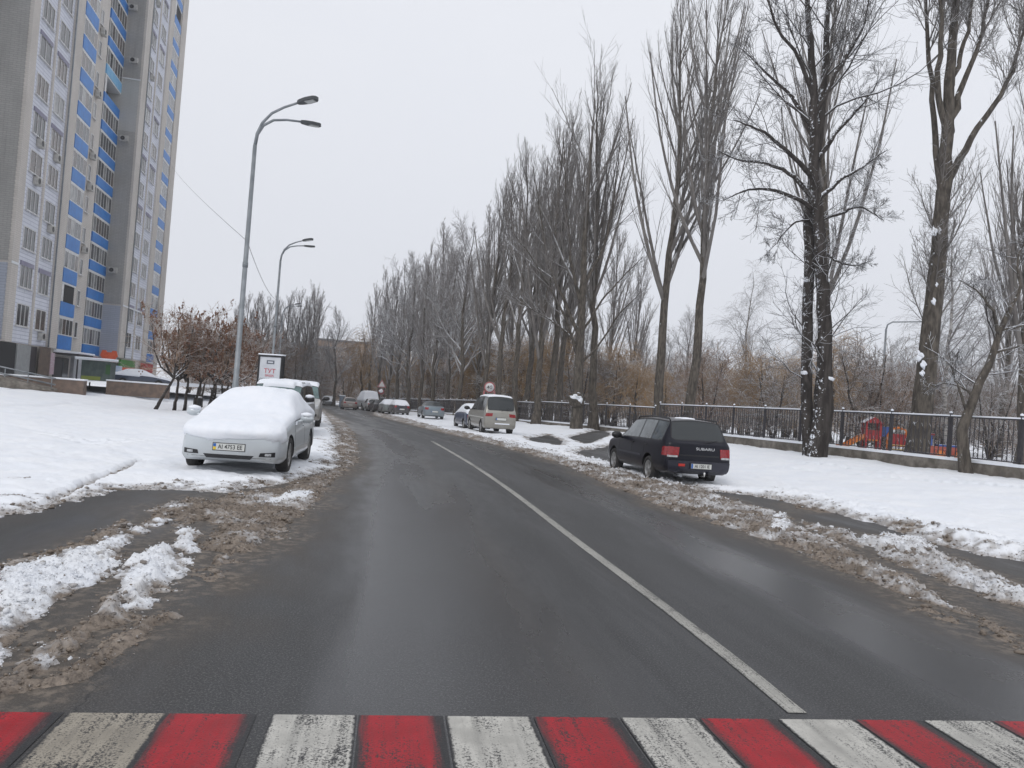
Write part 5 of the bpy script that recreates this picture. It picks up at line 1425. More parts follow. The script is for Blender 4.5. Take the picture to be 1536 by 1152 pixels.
def number_plate(root, x, y, z, front, txt=None, yellow=False):
    """flat plate standing on the body; local -y side carries the letters"""
    b = MB(); w = .26; h = .056
    rz = R_(90) if front else R_(-90)
    o = empty('number_plate', (x, y, z), rz); o.parent = root
    b = MB().box(-w - .012, w + .012, 0, .012, -h - .012, h + .012, bev=.004); b.build('plate_holder', M['black'], o)
    MB().box(-w, w, -.006, -.0005, -h, h).build('plate_face', M['plate'], o)
    MB().box(-w + .004, -w + .048, -.009, -.0065, .0, h - .004).box(-w + .004, -w + .048, -.009, -.0065, -h + .004, -.0005, 1).build('plate_band', [M['blue_flag'], M['yellow_flag'] if yellow else M['blue_flag']], o)
    if txt: text_mesh('plate_text', txt, .105, M['plate_txt'], o, (.022, -.0085, -.002), (R_(90), 0, 0), sx=.86)
    return o

def snow_cover(bm, root, pred, thick, seed, name='snow_cover', smooth=14, rough=.4, droop=0.):
    """snow lying on the shell: offset copy of the chosen faces, thickness zero at its edge"""
    bm.faces.ensure_lookup_table()
    fs = [f for f in bm.faces if pred(f.calc_center_median(), f.normal)]
    b2 = bmesh.new(); mp = {}; nr = {}
    for f in fs:
        vs = []
        for v in f.verts:
            if v not in mp: mp[v] = b2.verts.new(v.co); nr[mp[v]] = v.normal.copy()
            vs.append(mp[v])
        b2.faces.new(vs)
    bmesh.ops.subdivide_edges(b2, edges=b2.edges[:], cuts=2 if len(fs) < 900 else 1, use_grid_fill=True)
    bmesh.ops.recalc_face_normals(b2, faces=b2.faces)
    b2.normal_update(); b2.verts.ensure_lookup_table()
    if sum(f.normal.z for f in b2.faces) < 0:
        bmesh.ops.reverse_faces(b2, faces=b2.faces); b2.normal_update()
    for _ in range(smooth // 3): bmesh.ops.smooth_vert(b2, verts=b2.verts, factor=.5, use_axis_x=True, use_axis_y=True, use_axis_z=True)
    b2.normal_update()
    d = {v: (0. if v.is_boundary else 9.) for v in b2.verts}
    fr = [v for v in b2.verts if v.is_boundary]
    import heapq
    hq = [(0., v.index, v) for v in fr]; b2.verts.index_update(); hq = [(0., v.index, v) for v in fr]; heapq.heapify(hq)
    while hq:
        q, _, v = heapq.heappop(hq)
        if q > d[v] or q > .35: continue
        for e in v.link_edges:
            w = e.other_vert(v); nd = q + e.calc_length()
            if nd < d[w]: d[w] = nd; heapq.heappush(hq, (nd, w.index, w))
    vs = list(b2.verts); co_ = np.array([v.co for v in vs])
    nz = fbm(co_[:, 0] + co_[:, 2], co_[:, 1] - co_[:, 2] * .6, 3.1, 4, seed) - .5
    nf = fbm(co_[:, 0] + co_[:, 2], co_[:, 1] - co_[:, 2] * .6, 14., 3, seed + 9) - .5
    for v, a, b in zip(vs, nz, nf):
        k = min(d[v] / .12, 1); k = (1 - (1 - k) ** 2)
        v.co += v.normal * ((thick * (1 + rough * 2 * a) + .02 * b) * k * (.45 + .55 * max(v.normal.z, 0)) + (.012 if k > .02 else -.008))
    for f in b2.faces: f.smooth = True
    me = bpy.data.meshes.new(name); b2.to_mesh(me); b2.free(); me.materials.append(M['snow'])
    return link(name, me, root)

def paint_mat(name, c, dirt=(.17, .15, .13), dz=(.25, .95), amt=.75, metal=.25, rough=.3):
    return mat(name, c, None, 2.5, rough, metal=metal, coat=.5, dirt=dirt, dirt_amt=amt, dirt_z=dz)

SEGL = {'sedan': (ST_SEDAN, {4: 3, 5: 3, 6: 4, 7: 5}, 7, (1.42, -1.36), (.365, .335), .78, .325, .215),
        'estate': (ST_ESTATE, {4: 3, 5: 3, 6: 4, 7: 5}, 8, (1.36, -1.16), (.36, .33), .74, .32, .205),
        'suv': ([(q[:8] + (q[8] + (.09 if q[9] > 1.2 else 0),) + q[9:]) for q in ST_ESTATE], {4: 3, 5: 3, 6: 4, 7: 5}, 8, (1.36, -1.16), (.36, .33), .74, .34, .215),
        'van': (ST_VAN, {4: 3, 5: 3, 6: 4, 7: 5}, 8, (1.36, -1.44), (.38, .345), .73, .335, .21),
        'hatch': (ST_HATCH, {4: 3, 5: 3, 6: 4}, 8, (1.22, -1.24), (.335, .305), .71, .295, .19)}
def build_car(kind, name, x, y, heading, label, body, glass=None, gfront=None, z=None, scale=(1, 1, 1), rim='alloy', spokes=5, cat='car', group=None, snow=None, snow_t=.06, steer=0., deep=.03):
    ST, sg, rs_, ax, ar, tk, wr, ww = SEGL[kind]
    # heading: angle of the car's nose from +Y towards +X
    zz = (ground_z(x, y) if z is None else z) - deep
    root = empty(name, (x, y, zz), R_(90 - heading), label, cat, group)
    bm = car_shell(ST, sg, rs_, None, ar, ax, ww, scale)
    bvh = BVHTree.FromBMesh(bm)
    if snow is not None:
        for i, p in enumerate(snow if isinstance(snow, list) else [snow]): snow_cover(bm, root, p, snow_t, 3 + i)
    split_car(bm, root, dict(body=body, glass=glass or M['glass'], glass_front=gfront or glass or M['glass']))
    bm.free()
    wheels(root, [a * scale[0] for a in ax], tk * scale[1], wr, ww, rim, spokes, steer)
    return root, bvh

# --- the snow covered silver saloon on the left, nose towards us
pm_silver = paint_mat('silver_paint', (.56, .60, .625), amt=.35, dz=(.2, .6))
CAM_X, CAM_Y, CAM_H = -5.08, 15.6, 172.5
def sn_camry(c, n):
    if n.z < -.1: return False
    if c.x > 1.75: return c.z > .60 + .03 * math.sin(5 * c.y) and n.z > -.1
    if c.z > .93: return True
    return n.z > .35 and c.z > .6
car, bvh = build_car('sedan', 'parked_car', CAM_X, CAM_Y, CAM_H, 'silver saloon buried under thick smooth snow, nose towards the viewer on the left', pm_silver, snow=sn_camry, snow_t=.075, scale=(1, 1, 1))
patch(bvh, 'grille', [(-.42, .345), (.42, .345), (.36, .275), (-.36, .275)], 'front', M['black'], car, .006, 12)
for s in (1, -1):
    f = patch(bvh, 'fog_lamp_recess', [(s * .52, .40), (s * .76, .42), (s * .76, .335), (s * .50, .335)], 'front', M['black'], car, .006, 8)
    patch(bvh, 'fog_lamp', rect(s * .60, s * .70, .352, .395), 'front', M['clear_lens'], car, .012, 6, parent=f)
patch(bvh, 'bumper_seam', rect(-.70, .70, .30, .306), 'front', M['black'], car, .003, 12)
number_plate(car, 2.40, 0, .475, True, 'AI 4753 EE', True)
for s in (1, -1):
    mirror(car, .78, .93, .98, pm_silver, s, True)
    ax_ = 'left' if s > 0 else 'right'
    for x in (.02, -1.08): patch(bvh, 'door_handle', rect(x - .18, x, .80, .825), ax_, pm_silver, car, .025, 5)
    for x in (.95, -.30): patch(bvh, 'door_seam', rect(x, x + .012, .28, .9), ax_, M['black'], car, .002, 3)
    patch(bvh, 'sill_moulding', rect(-.95, 1.0, .40, .44), ax_, pm_silver, car, .012, 16)
    patch(bvh, 'side_snow', [(-1.6, .93), (-.8, .95), (.2, .94), (.95, .92), (1.0, .86), (.4, .89), (-.3, .86), (-1.0, .90), (-1.7, .88)], ax_, M['snow'], car, .03, 30)

# --- the two vehicles parked behind it
pm_suv = paint_mat('pearl_paint', (.42, .43, .43), amt=.9, dz=(.35, 1.25), dirt=(.16, .15, .14))
def sn_roof(zr, nz=.5): return lambda c, n: c.z > zr and n.z > nz
suv, bvh = build_car('suv', 'parked_car', -7.95, 26.6, 173, 'tall pearl off-roader with snow heaped on its roof, right behind the snow buried saloon', pm_suv, glass=M['glass'], gfront=M['glass_green'], scale=(1.1, 1.09, 1.13), snow=[lambda c, n: c.z > 1.62 and n.z > .5, lambda c, n: c.x > 1.05 and n.z > .55 and c.z > 1.0], snow_t=.10)
for s in (1, -1):
    mirror(suv, .75, .93, 1.26, M['black'], s, True, 1.25)
    patch(bvh, 'headlight', [(s * .45, .92), (s * .80, .94), (s * .82, .78), (s * .48, .78)], 'front', M['clear_lens'], suv, .008, 6)
    MB().tube([(.3, s * .70, 1.70), (.2, s * .70, 1.78), (-1.6, s * .71, 1.80), (-1.7, s * .71, 1.70)], .03, 8).build('roof_rail', M['black'], suv)
    patch(bvh, 'side_snow', [(-1.6, 1.12), (-.8, 1.13), (.2, 1.13), (1.0, 1.12), (1.05, 1.06), (.4, 1.09), (-.3, 1.06), (-1.0, 1.09), (-1.7, 1.07)], 'left' if s > 0 else 'right', M['snow'], suv, .03, 30)
patch(bvh, 'grille', rect(-.42, .42, .72, .92), 'front', M['black'], suv, .006, 10)
pm_mpv = paint_mat('grey_silver_paint', (.36, .36, .35), amt=.8, dz=(.3, 1.1))
mpv, bvh = build_car('van', 'parked_van', -9.22, 34.2, 167, 'silver people carrier with pale green windscreen, third in the left hand row', pm_mpv, gfront=M['glass_green'], cat='van', scale=(1, 1.0, .95), snow=sn_roof(1.70, .75), snow_t=.07)
for s in (1, -1):
    mirror(mpv, 1.25, .88, 1.22, M['black'], s, False, 1.1)
    patch(bvh, 'headlight', [(s * .42, .93), (s * .76, .97), (s * .78, .80), (s * .46, .79)], 'front', M['clear_lens'], mpv, .008, 6)
    patch(bvh, 'fog_lamp', rect(s * .55, s * .68, .46, .56), 'front', M['black'], mpv, .008, 5)
patch(bvh, 'grille', rect(-.35, .35, .78, .86), 'front', M['black'], mpv, .006, 8)

# --- dark navy estate parked on the right, tail towards us
pm_navy = mat('navy_paint', (.0035, .004, .011), None, 2.5, .28, coat=.08, spec=.28, dirt=(.06, .055, .052), dirt_amt=.3, dirt_z=(.2, .7))
M['glass_side'] = mat('side_glass', (.13, .15, .16), (.05, .06, .065), 1.2, .08, spec=.8)
FX, FY, FH_ = 4.10, 20.45, -12
fo, bvh = build_car('estate', 'parked_car', FX, FY, FH_, 'dark navy estate car seen from behind, parked on the snowy right verge', pm_navy, glass=M['glass'], scale=(1, 1.01, 1.035), snow=[lambda c, n: c.z > 1.61 and n.z > .9 and c.x < -1.2], snow_t=.015, z=.0)
for c in list(fo.children):
    if c.name.split('.')[0] == 'side_window': c.data.materials[0] = M['glass_side']
for s in (1, -1):
    ax_ = 'left' if s > 0 else 'right'
    t_ = patch(bvh, 'tail_light', [(s * .52, .94), (s * .83, .95), (s * .84, .72), (s * .54, .72)], 'rear', M['red_lens'], fo, .012, 8)
    patch(bvh, 'reverse_lamp', rect(s * .56, s * .80, .70, .745), 'rear', M['clear_lens'], fo, .016, 6, parent=t_)
    patch(bvh, 'tail_light_side', [(-2.16, .94), (-1.98, .93), (-1.98, .73), (-2.16, .73)], ax_, M['red_lens'], fo, .012, 5, parent=t_)
    mirror(fo, .78, .86, 1.04, M['black'], s, False, 1.15)
    patch(bvh, 'side_moulding', rect(-.70, .92, .60, .645), ax_, mat('moulding_%s' % ax_, (.035, .036, .05), rough=.35), fo, .014, 14)
    for x in (.06, -.86): patch(bvh, 'door_handle', rect(x - .2, x, .90, .925), ax_, M['black'], fo, .022, 5)
    for x in (.92, -.02, -.86): patch(bvh, 'door_seam', rect(x, x + .012, .32, .98), ax_, M['rubber'], fo, .002, 3)
    MB().tube([(.25, s * .60, 1.53), (.2, s * .60, 1.58), (-.7, s * .62, 1.63), (-1.75, s * .61, 1.60), (-1.8, s * .61, 1.55)], .018, 8).build('roof_rail', M['black'], fo)
patch(bvh, 'rear_bumper', [(-.80, .62), (-.4, .63), (.4, .63), (.80, .62), (.76, .36), (.4, .33), (-.4, .33), (-.76, .36)], 'rear', mat('bumper_navy', (.012, .013, .026), rough=.35, coat=.3), fo, .045, 16, .08)
patch(bvh, 'boot_trim', rect(-.50, .50, .745, .775), 'rear', M['black'], fo, .01, 10)
number_plate(fo, -2.315, -.02, .52, False, 'AI 1201 IE')
patch(bvh, 'reflector', rect(.38, .54, .50, .56), 'rear', mat('red_reflector', (.5, .03, .02), rough=.3), fo, .055, 5)
text_mesh('badge', 'SUBARU', .09, M['chrome'], fo, (-2.268, -.12, .925), (R_(90), 0, R_(-90)), .003, 1.45)
MB().tube([(-2.19, .05, 1.035), (-2.175, -.15, 1.07), (-2.10, -.5, 1.13)], .011, 6).blob((-2.20, .05, 1.02), (.03, .04, .03), 1).build('rear_wiper', M['black'], fo)
MB().tube([(-2.2, -.25, .30), (-2.32, -.25, .30)], .035, 10).build('tow_bar', M['black'], fo)
MB().blob((-2.34, -.10, .36), (.03, .03, .03), 1).tube([(-2.1, -.10, .28), (-2.34, -.10, .30), (-2.34, -.10, .35)], .02, 8).build('tow_ball', M['chrome'], fo)
MB().tube([(-1.9, .45, .27), (-2.26, .45, .27)], .03, 10).build('exhaust_pipe', M['galv'], fo)

# --- silver van with red lamps further along
pm_del = paint_mat('champagne_paint', (.34, .33, .295), amt=.6, dz=(.3, 1.0), dirt=(.17, .15, .13))
dl, bvh = build_car('van', 'parked_van', -1.02, 40.6, -15, 'boxy champagne silver van with red tail lamps, parked before the speed limit sign', pm_del, cat='van', scale=(.98, .98, 1.0), snow=[lambda c, n: c.z > 1.84 and n.z > .8], snow_t=.05, deep=.04)
for s in (1, -1):
    patch(bvh, 'tail_light', [(s * .42, 1.08), (s * .80, 1.06), (s * .80, .90), (s * .44, .92)], 'rear', M['red_lens'], dl, .012, 8)
    mirror(dl, 1.25, .86, 1.22, M['black'], s, False, 1.25)
    ax_ = 'left' if s > 0 else 'right'
    patch(bvh, 'side_moulding', rect(-1.9, 1.7, .80, .845), ax_, M['plate'], dl, .01, 16)
patch(bvh, 'rear_bumper', [(-.80, .70), (-.4, .72), (.4, .72), (.80, .70), (.76, .36), (.4, .34), (-.4, .34), (-.76, .36)], 'rear', pm_del, dl, .05, 12, .08)
patch(bvh, 'bumper_snow', rect(-.45, .3, .54, .60), 'rear', M['snow'], dl, .075, 8, .03)
number_plate(dl, -2.35, 0, .80, False)
MB().tube([(-2.30, .0, 1.2), (-2.26, -.4, 1.32)], .012, 6).build('rear_wiper', M['black'], dl)

# --- the row beyond
pm_blue = paint_mat('blue_paint', (.03, .055, .12), amt=.5)
full = lambda zc: (lambda c, n: (c.z > zc and n.z > -.2) or (n.z > .4 and c.z > .6))
pl = at(692, 632, 45.5)
bl, bvh = build_car('hatch', 'parked_car', float(pl[0]) + .55, 47.0, -16, 'small blue car under snow, mostly hidden in front of the champagne van', pm_blue, snow=full(.92), snow_t=.06)
patch(bvh, 'tail_light', [(.5, .88), (.74, .86), (.74, .70), (.52, .72)], 'rear', M['red_lens'], bl, .01, 5)
def far_car(kind, u, D, hd, label, paint_, snow=None, tails=True, sc=(1, 1, 1), name='parked_car', cat='car', st=.06, glass=None):
    p = at(u, 620, D)
    c, b = build_car(kind, name, float(p[0]), float(D + 1.9), hd, label, paint_, snow=snow, scale=sc, cat=cat, snow_t=st, glass=glass)
    if tails:
        zz = (.95, .76) if kind != 'van' else (1.05, .85)
        for s in (1, -1): patch(b, 'tail_light', [(s * .50, zz[0] * sc[2]), (s * .78, zz[0] * sc[2]), (s * .78, zz[1] * sc[2]), (s * .52, zz[1] * sc[2])], 'rear', M['red_lens'], c, .012, 5)
        x = {'sedan': -2.44, 'estate': -2.27, 'van': -2.35, 'hatch': -2.0}[kind] * sc[0]
        number_plate(c, x, 0, .62, False)
    return c, b
far_car('sedan', 642, 63.5, -14, 'clean grey blue saloon seen from behind, alone in its parking gap', paint_mat('greyblue_paint', (.20, .25, .285), amt=.4))
far_car('hatch', 593, 75.5, -18, 'dark hatchback with snowy roof and rear window, nearest of the far group', paint_mat('dark_grey_paint', (.05, .055, .065), amt=.4), [lambda c, n: (c.z > .98 and n.z > .15)], st=.05)
far_car('sedan', 578, 80, -18, 'pale car buried in snow, second of the far parked group', paint_mat('grey_green_paint', (.25, .28, .28), amt=.3), full(.95), False)
far_car('sedan', 562, 87, -20, 'black car squeezed between two snowy cars in the far row', paint_mat('black_paint', (.015, .015, .018), amt=.4), None, False)
far_car('hatch', 552, 92, -20, 'white hatchback with dark rear window in the far row', paint_mat('white_paint_car', (.55, .56, .57), amt=.4), None, True, (1.05, 1.05, 1.05))
far_car('van', 545, 99, -22, 'tall white delivery van towering at the end of the parked row', paint_mat('white_van_paint', (.50, .52, .54), amt=.4), [lambda c, n: c.z > 1.2 and n.z > -.1], False, (1.15, 1.2, 1.28), 'delivery_van', 'van', .05)
far_car('hatch', 517, 91, -17, 'beige hatchback driving away in the middle of the road', paint_mat('beige_paint', (.38, .32, .30), amt=.5), None, True, (1.05, 1.05, 1.03), 'moving_car')
far_car('sedan', 487, 118, 160, 'distant snow topped car at the left end of the road', paint_mat('steel_paint', (.2, .22, .24), amt=.4), full(1.0), False)
# cars by the tower
p = at(212, 574, 66)
c, b = build_car('sedan', 'parked_car', float(p[0]), 66, 70, 'dark blue car with snowy windscreen parked behind the second terrace wall', paint_mat('deep_blue_paint', (.03, .045, .08), amt=.3), z=.62, snow=[full(.9)], snow_t=.06)
# ------------------------------------------------------------------ park fence on a concrete plinth
def fence_panel(L, h):
    b = MB(); r = .0145
    b.box(0, L, -.02, .02, .04, .08); b.box(0, L, -.02, .02, h - .10, h - .06); b.box(0, L, -.018, .018, h - .34, h - .31) if False else None
    n = 15
    for i in range(n):
        x = L * (i + .5) / n
        b.tube([(x, 0, .08), (x, 0, h - .10)], r, 5, caps=False)
    # scroll work: rings along the bottom and arches under the rail
    for i in range(n - 1):
        x = L * (i + 1) / n
        ring = [(x + .062 * math.cos(a), 0, .17 + .075 * math.sin(a)) for a in np.linspace(0, 2 * math.pi, 9)]
        if i % 2 == 0: b.tube(ring, .009, 4, caps=False)
    for i in range(0, n - 1, 2):
        x = L * (i + 1) / n; w_ = L / n * .95
        b.tube([(x - w_, 0, .55), (x - w_ * .8, 0, .85), (x, 0, 1.08), (x + w_ * .8, 0, .85), (x + w_, 0, .55)], .010, 4, caps=False)
        b.tube([(x - w_ * .5, 0, .28), (x, 0, .5), (x + w_ * .5, 0, .28)], .009, 4, caps=False)
    s = MB().box(0, L, -.035, .035, h - .058, h - .012, bev=.012)
    return b.mesh('panel', M['iron']), s.mesh('rail_snow', M['snow'])
_post = MB().box(-.035, .035, -.035, .035, -.05, 1.46).mesh('post', M['iron'])
_pcap = MB().blob((0, 0, 1.49), (.06, .06, .05), 2, .15, 1).mesh('snow_cap', M['snow'])
PL = 2.4
_pan, _psn = fence_panel(PL, 1.42)
def fence(pts, label, plinth_top, dz=0.):
    pts = [np.array(p, float) for p in pts]
    c = catmull(pts, 8); s = np.concatenate([[0], np.cumsum(np.linalg.norm(np.diff(c, axis=0), axis=1))])
    n = int(s[-1] / PL); q = np.linspace(0, s[-1], n + 1)
    P = np.stack([np.interp(q, s, c[:, 0]), np.interp(q, s, c[:, 1])], -1)
    root = empty('park_fence', (P[0][0], P[0][1], 0), 0, label, 'fence')
    o_ = P[0]
    zt = terrain(P[:, 0], P[:, 1]) + plinth_top
    zt = np.convolve(np.pad(zt, 2, mode='edge'), np.ones(5) / 5, 'valid')
    for i in range(n + 1):
        o = link('post', _post, root, (P[i][0] - o_[0], P[i][1] - o_[1], zt[i] + .03)); link('snow_cap', _pcap, o)
    w_ = MB(); sn = MB()
    for i in range(n):
        a = P[i]; b = P[i + 1]; d = b - a; L = np.linalg.norm(d); ang = math.atan2(d[1], d[0])
        o = link('panel', _pan, root, (a[0] - o_[0], a[1] - o_[1], zt[i] + .03)); o.rotation_euler = (0, -math.atan2(zt[i + 1] - zt[i], L), ang); o.scale.x = L / PL
        link('rail_snow', _psn, o)
        nn = np.array([-d[1], d[0]]) / L
        for m_, hw, z0, z1 in ((w_, .13, -1.5, -.05), (sn, .15, -.048, .045)):
            V = []
            for p, z in ((a, zt[i]), (b, zt[i + 1])):
                for sd in (-1, 1):
                    for zz in (z0, z1): V.append((p[0] - o_[0] + nn[0] * hw * sd, p[1] - o_[1] + nn[1] * hw * sd, z + zz))
            m_.add(V, [(0, 4, 5, 1), (2, 3, 7, 6), (1, 5, 7, 3), (0, 2, 6, 4)] + ([(0, 1, 3, 2)] if i == 0 else []) + ([(4, 6, 7, 5)] if i == n - 1 else []))
    # weld so that each is one body
    for m_, nm, mm in ((w_, 'plinth', M['conc']), (sn, 'plinth_snow', M['snow'])):
        o = m_.build(nm, mm, root)
        bm = bmesh.new(); bm.from_mesh(o.data); bmesh.ops.remove_doubles(bm, verts=bm.verts, dist=.02); bm.to_mesh(o.data); bm.free()
    return root
fence([(18.6, 10.5), (15.25, 22.7), (13.6, 28.4), (11.7, 35), (8.75, 45.0)], 'black iron scroll fence on a grey plinth, right hand run in front of the playground', .48)
fence([(8.55, 45.4), (5.6, 51), (2.2, 56.2)], 'short middle run of the iron park fence behind the tree with the burl', .30)
fence([(2.0, 56.5), (-2.0, 68), (-8.5, 86), (-14.5, 102), (-21, 122)], 'far run of the iron park fence receding behind the parked cars', .25)

# dry grass and twigs sticking out of the snow by the plinth
rg = np.random.default_rng(77); q0 = np.zeros((420, 3)); n_ = 0
while n_ < 420:
    f = rg.random(); a = gnd(1090 + 446 * f, 676 + 44 * f) ; p = a + rg.normal(0, .35, 2) - [.5, .3]
    q0[n_] = (p[0], p[1], 0); n_ += 1
q0[:, 2] = terrain(q0[:, 0], q0[:, 1]) + np.maximum(layers(q0[:, 0], q0[:, 1])[0], 0) - .02
d0 = rg.normal(0, .45, (420, 3)); d0[:, 2] = 1
g_ = grow(rg, q0, d0, rg.uniform(.06, .30, 420), 4, -.05, .15)
tv, tf = tubes([(g_, taper(np.full(420, .0045), np.full(420, .002), 4), 3)])
tag(link('dry_grass', np_mesh('dry_grass', tv, tf, mat('dry_grass', (.16, .12, .07), (.09, .07, .045), 3, .9))), kind='stuff')

# ------------------------------------------------------------------ street lamps
def lamp_head(parent, p, d, s=1.):
    d = Vector(d).normalized(); sd = d.cross(Vector((0, 0, 1))).normalized(); up = sd.cross(d)
    Mx = Matrix((d, sd, up)).transposed().to_4x4(); Mx.translation = Vector(p)
    b = MB(); pr = [(0, -.045), (.10, -.10), (.35, -.15), (.62, -.13), (.70, -.06), (.70, .06), (.62, .13), (.35, .15), (.10, .10), (0, .045)]
    b.prism([(a * s, c * s) for a, c in pr], -.045 * s, .05 * s, 'z', 0, Mx)
    o = b.build('lamp_head', M['lamp_dark'], parent)
    MB().prism([(a * s, c * s) for a, c in [(.30, -.10), (.60, -.09), (.60, .09), (.30, .10)]], -.06 * s, -.046 * s, 'z', 0, Mx).build('lens', M['lens'], o)
    return o
def double_lamp(x, y, label, ht=8.6, az=12.):
    z = ground_z(x, y) - .1
    o = empty('street_lamp', (x, y, z), 0, label, 'street lamp')
    MB().tube([(0, 0, 0), (0, 0, 1.6), (0, 0, 1.62), (0, 0, ht)], [.105, .10, .085, .06], 14).build('pole', M['galv'], o)
    MB().tube([(0, 0, 5.2), (0, 0, 5.35)], .085, 12).build('clamp', M['galv'], o)
    for k in (1, -1):
        a = R_(az - 90 + k * -34 + 90)
        d = np.array([math.cos(a), math.sin(a), 0])
        q = [d * r + [0, 0, ht + h] for r, h in ((0, -.02), (.05, .35), (.22, .68), (.55, .95), (1.0, 1.10), (1.5, 1.20))]
        MB().tube(q, [.055, .05, .045, .04, .036, .034], 10).build('arm', M['galv'], o)
        lamp_head(o, q[-1], d + [0, 0, .12])
    return o
def lamp_xy(u, v, D): p = at(u, v, D); return float(p[0]), float(p[1])
L1 = lamp_xy(384, 200, 23.6); L2 = lamp_xy(420, 400, 45.5); L3 = lamp_xy(424, 470, 80)
double_lamp(*L1, 'tall grey double armed street lamp nearest, rising behind the snow buried saloon', 9.0)
double_lamp(*L2, 'second double armed street lamp, just left of the billboard', 9.15)
double_lamp(*L3, 'third and farthest double armed street lamp in front of the hazy poplars', 9.4)
def single_lamp(x, y, az, label, ht=8., arm=2.2):
    z = ground_z(x, y) - .1; o = empty('street_lamp', (x, y, z), 0, label, 'street lamp')
    MB().tube([(0, 0, 0), (0, 0, ht - .5)], [.10, .065], 12).build('pole', M['galv'], o)
    d = np.array([math.cos(R_(az)), math.sin(R_(az)), 0])
    q = [d * r + [0, 0, ht - .55 + h] for r, h in ((0, 0), (.08, .35), (.4, .55), (arm, .72))]
    MB().tube(q, [.06, .055, .045, .035], 8).build('arm', M['galv'], o); lamp_head(o, q[-1], d + [0, 0, .05], .8)
single_lamp(*lamp_xy(1325, 560, 51), 0, 'grey park lamp with a long arm, left of the thick leaning poplar', 8.6, 2.4)
single_lamp(*lamp_xy(1302, 600, 82), 190, 'distant low street lamp arching left, seen beyond the double trunk', 6.2, 1.8)
single_lamp(*lamp_xy(1046, 560, 95), 0, 'distant lamp arm showing right of the slim poplar behind the estate car', 8.8, 2.4)

# cables
M['cable'] = mat('cable', (.22, .22, .235), rough=.7)
def cable(a, b, sag, label, r=.012):
    a = np.array(a, float); b = np.array(b, float)
    pts = [a * (1 - t) + b * t - np.array([0, 0, 4 * sag * t * (1 - t)]) for t in np.linspace(0, 1, 14)]
    tag(MB().tube(pts, r, 5).build('overhead_cable', M['cable']), label, 'cable')
C0 = at(258, 250, 98); cz = at(373, 362, 23.6)
cable((float(C0[0]), 98, float(C0[2])), (L1[0], L1[1], float(cz[2])), .25, 'thin cable from the blue tower down to the nearest street lamp', .010)
cable((L1[0], L1[1], float(cz[2])), (L2[0], L2[1], float(at(408, 450, 45.5)[2])), .35, 'thin cable between the first and second street lamps', .010)
pl_ = lamp_xy(1325, 560, 51)
for i, (va, ub, vb) in enumerate([(487, 1240, 522), (500, 1240, 530), (507, 1240, 535)]):
    a = at(1322, va, 51); b = at(1050, vb + 40, 95)
    cable(a, b, .6, ('uppermost', 'middle', 'lowest')[i] + ' of the three thin wires running left from the park lamp', .014)

# ------------------------------------------------------------------ billboard, signs, small things
M['poster'] = mat('poster_white', (.60, .62, .65), (.52, .54, .58), 1.5, .35)
M['txt_red'] = mat('lettering_red', (.45, .03, .05), rough=.5)
M['txt_grey'] = mat('lettering_grey', (.10, .11, .14), rough=.5)
x, y = lamp_xy(406, 560, 38)
bb = empty('billboard', (x, y, ground_z(x, y)), R_(-14), 'white lit poster board in a black frame above the snowy off-roader roof', 'billboard')
MB().box(-.16, .16, -.10, .10, -.1, 1.15).build('leg', M['black'], bb)
fr = MB(); fr.box(-.66, -.585, -.14, .14, 1.1, 3.05); fr.box(.585, .66, -.14, .14, 1.1, 3.05); fr.box(-.585, .585, -.14, .14, 2.97, 3.05); fr.box(-.585, .585, -.14, .14, 1.1, 1.18); fr.box(-.66, .66, -.02, .138, 1.18, 2.97)
fr.build('frame', M['black'], bb)
ps = MB().box(-.58, .58, -.10, -.025, 1.185, 2.965).build('poster', M['poster'], bb)
MB().box(-.68, .68, -.16, .16, 3.053, 3.12, bev=.03).build('snow_cap', M['snow'], bb)
MB().box(-.20, .22, -.108, -.1005, 2.62, 2.80, bev=.002).build('emblem', M['txt_grey'], ps)
MB().box(-.13, .15, -.113, -.1085, 2.675, 2.745).build('emblem_bar', M['poster'], ps)
text_mesh('lettering', 'ТУТ', .30, M['txt_red'], ps, (0, -.104, 2.26), (R_(90), 0, 0), .003, 1.15)
text_mesh('lettering', 'ВАША', .15, M['txt_red'], ps, (0, -.104, 2.04), (R_(90), 0, 0), .003, 1.1)
text_mesh('lettering', 'РЕКЛАМА', .20, M['txt_grey'], ps, (0, -.104, 1.82), (R_(90), 0, 0), .003, 1.1)

M['sign_white'] = M.get('sign_white') or mat('sign_face', (.62, .62, .62), (.55, .54, .54), 3, .45)
M['sign_rim'] = mat('sign_rim', (.30, .06, .065), (.36, .17, .17), 6, .5)
x, y = lamp_xy(733, 600, 44.5)
sg = empty('speed_limit_sign', (x, y, ground_z(x, y)), R_(4), 'round red rimmed speed limit sign reading 40 above the champagne van', 'road sign')
zc = float(at(733, 581, 44.5)[2]) - ground_z(x, y)
MB().tube([(0, .04, -.2), (0, .04, zc + .25)], .032, 10).build('post', M['galv'], sg)
q = Matrix.Translation((0, 0, zc)) @ Matrix.Rotation(R_(90), 4, 'X')
MB().lathe([(.001, -.008), (.33, -.008), (.33, .008), (.245, .0085), (.001, .0086)], 36, 0, q).build('rim', M['sign_rim'], sg)
fc_ = MB().lathe([(.001, .0092), (.25, .0091), (.25, .011), (.001, .0112)], 36, 0, q).build('face', M['sign_white'], sg)
text_mesh('number', '40', .30, M['plate_txt'], fc_, (0, -.0135, zc), (R_(90), 0, 0), .002, 1.05)
for sx, lab in ((-1, ''), (1, '')):
    MB().box(sx * .30 - .05, sx * .30 + .05, .012, .025, zc - .45, zc - .20).build('hazard_strip', M['sign_rim'], sg)
x, y = lamp_xy(571, 600, 88)
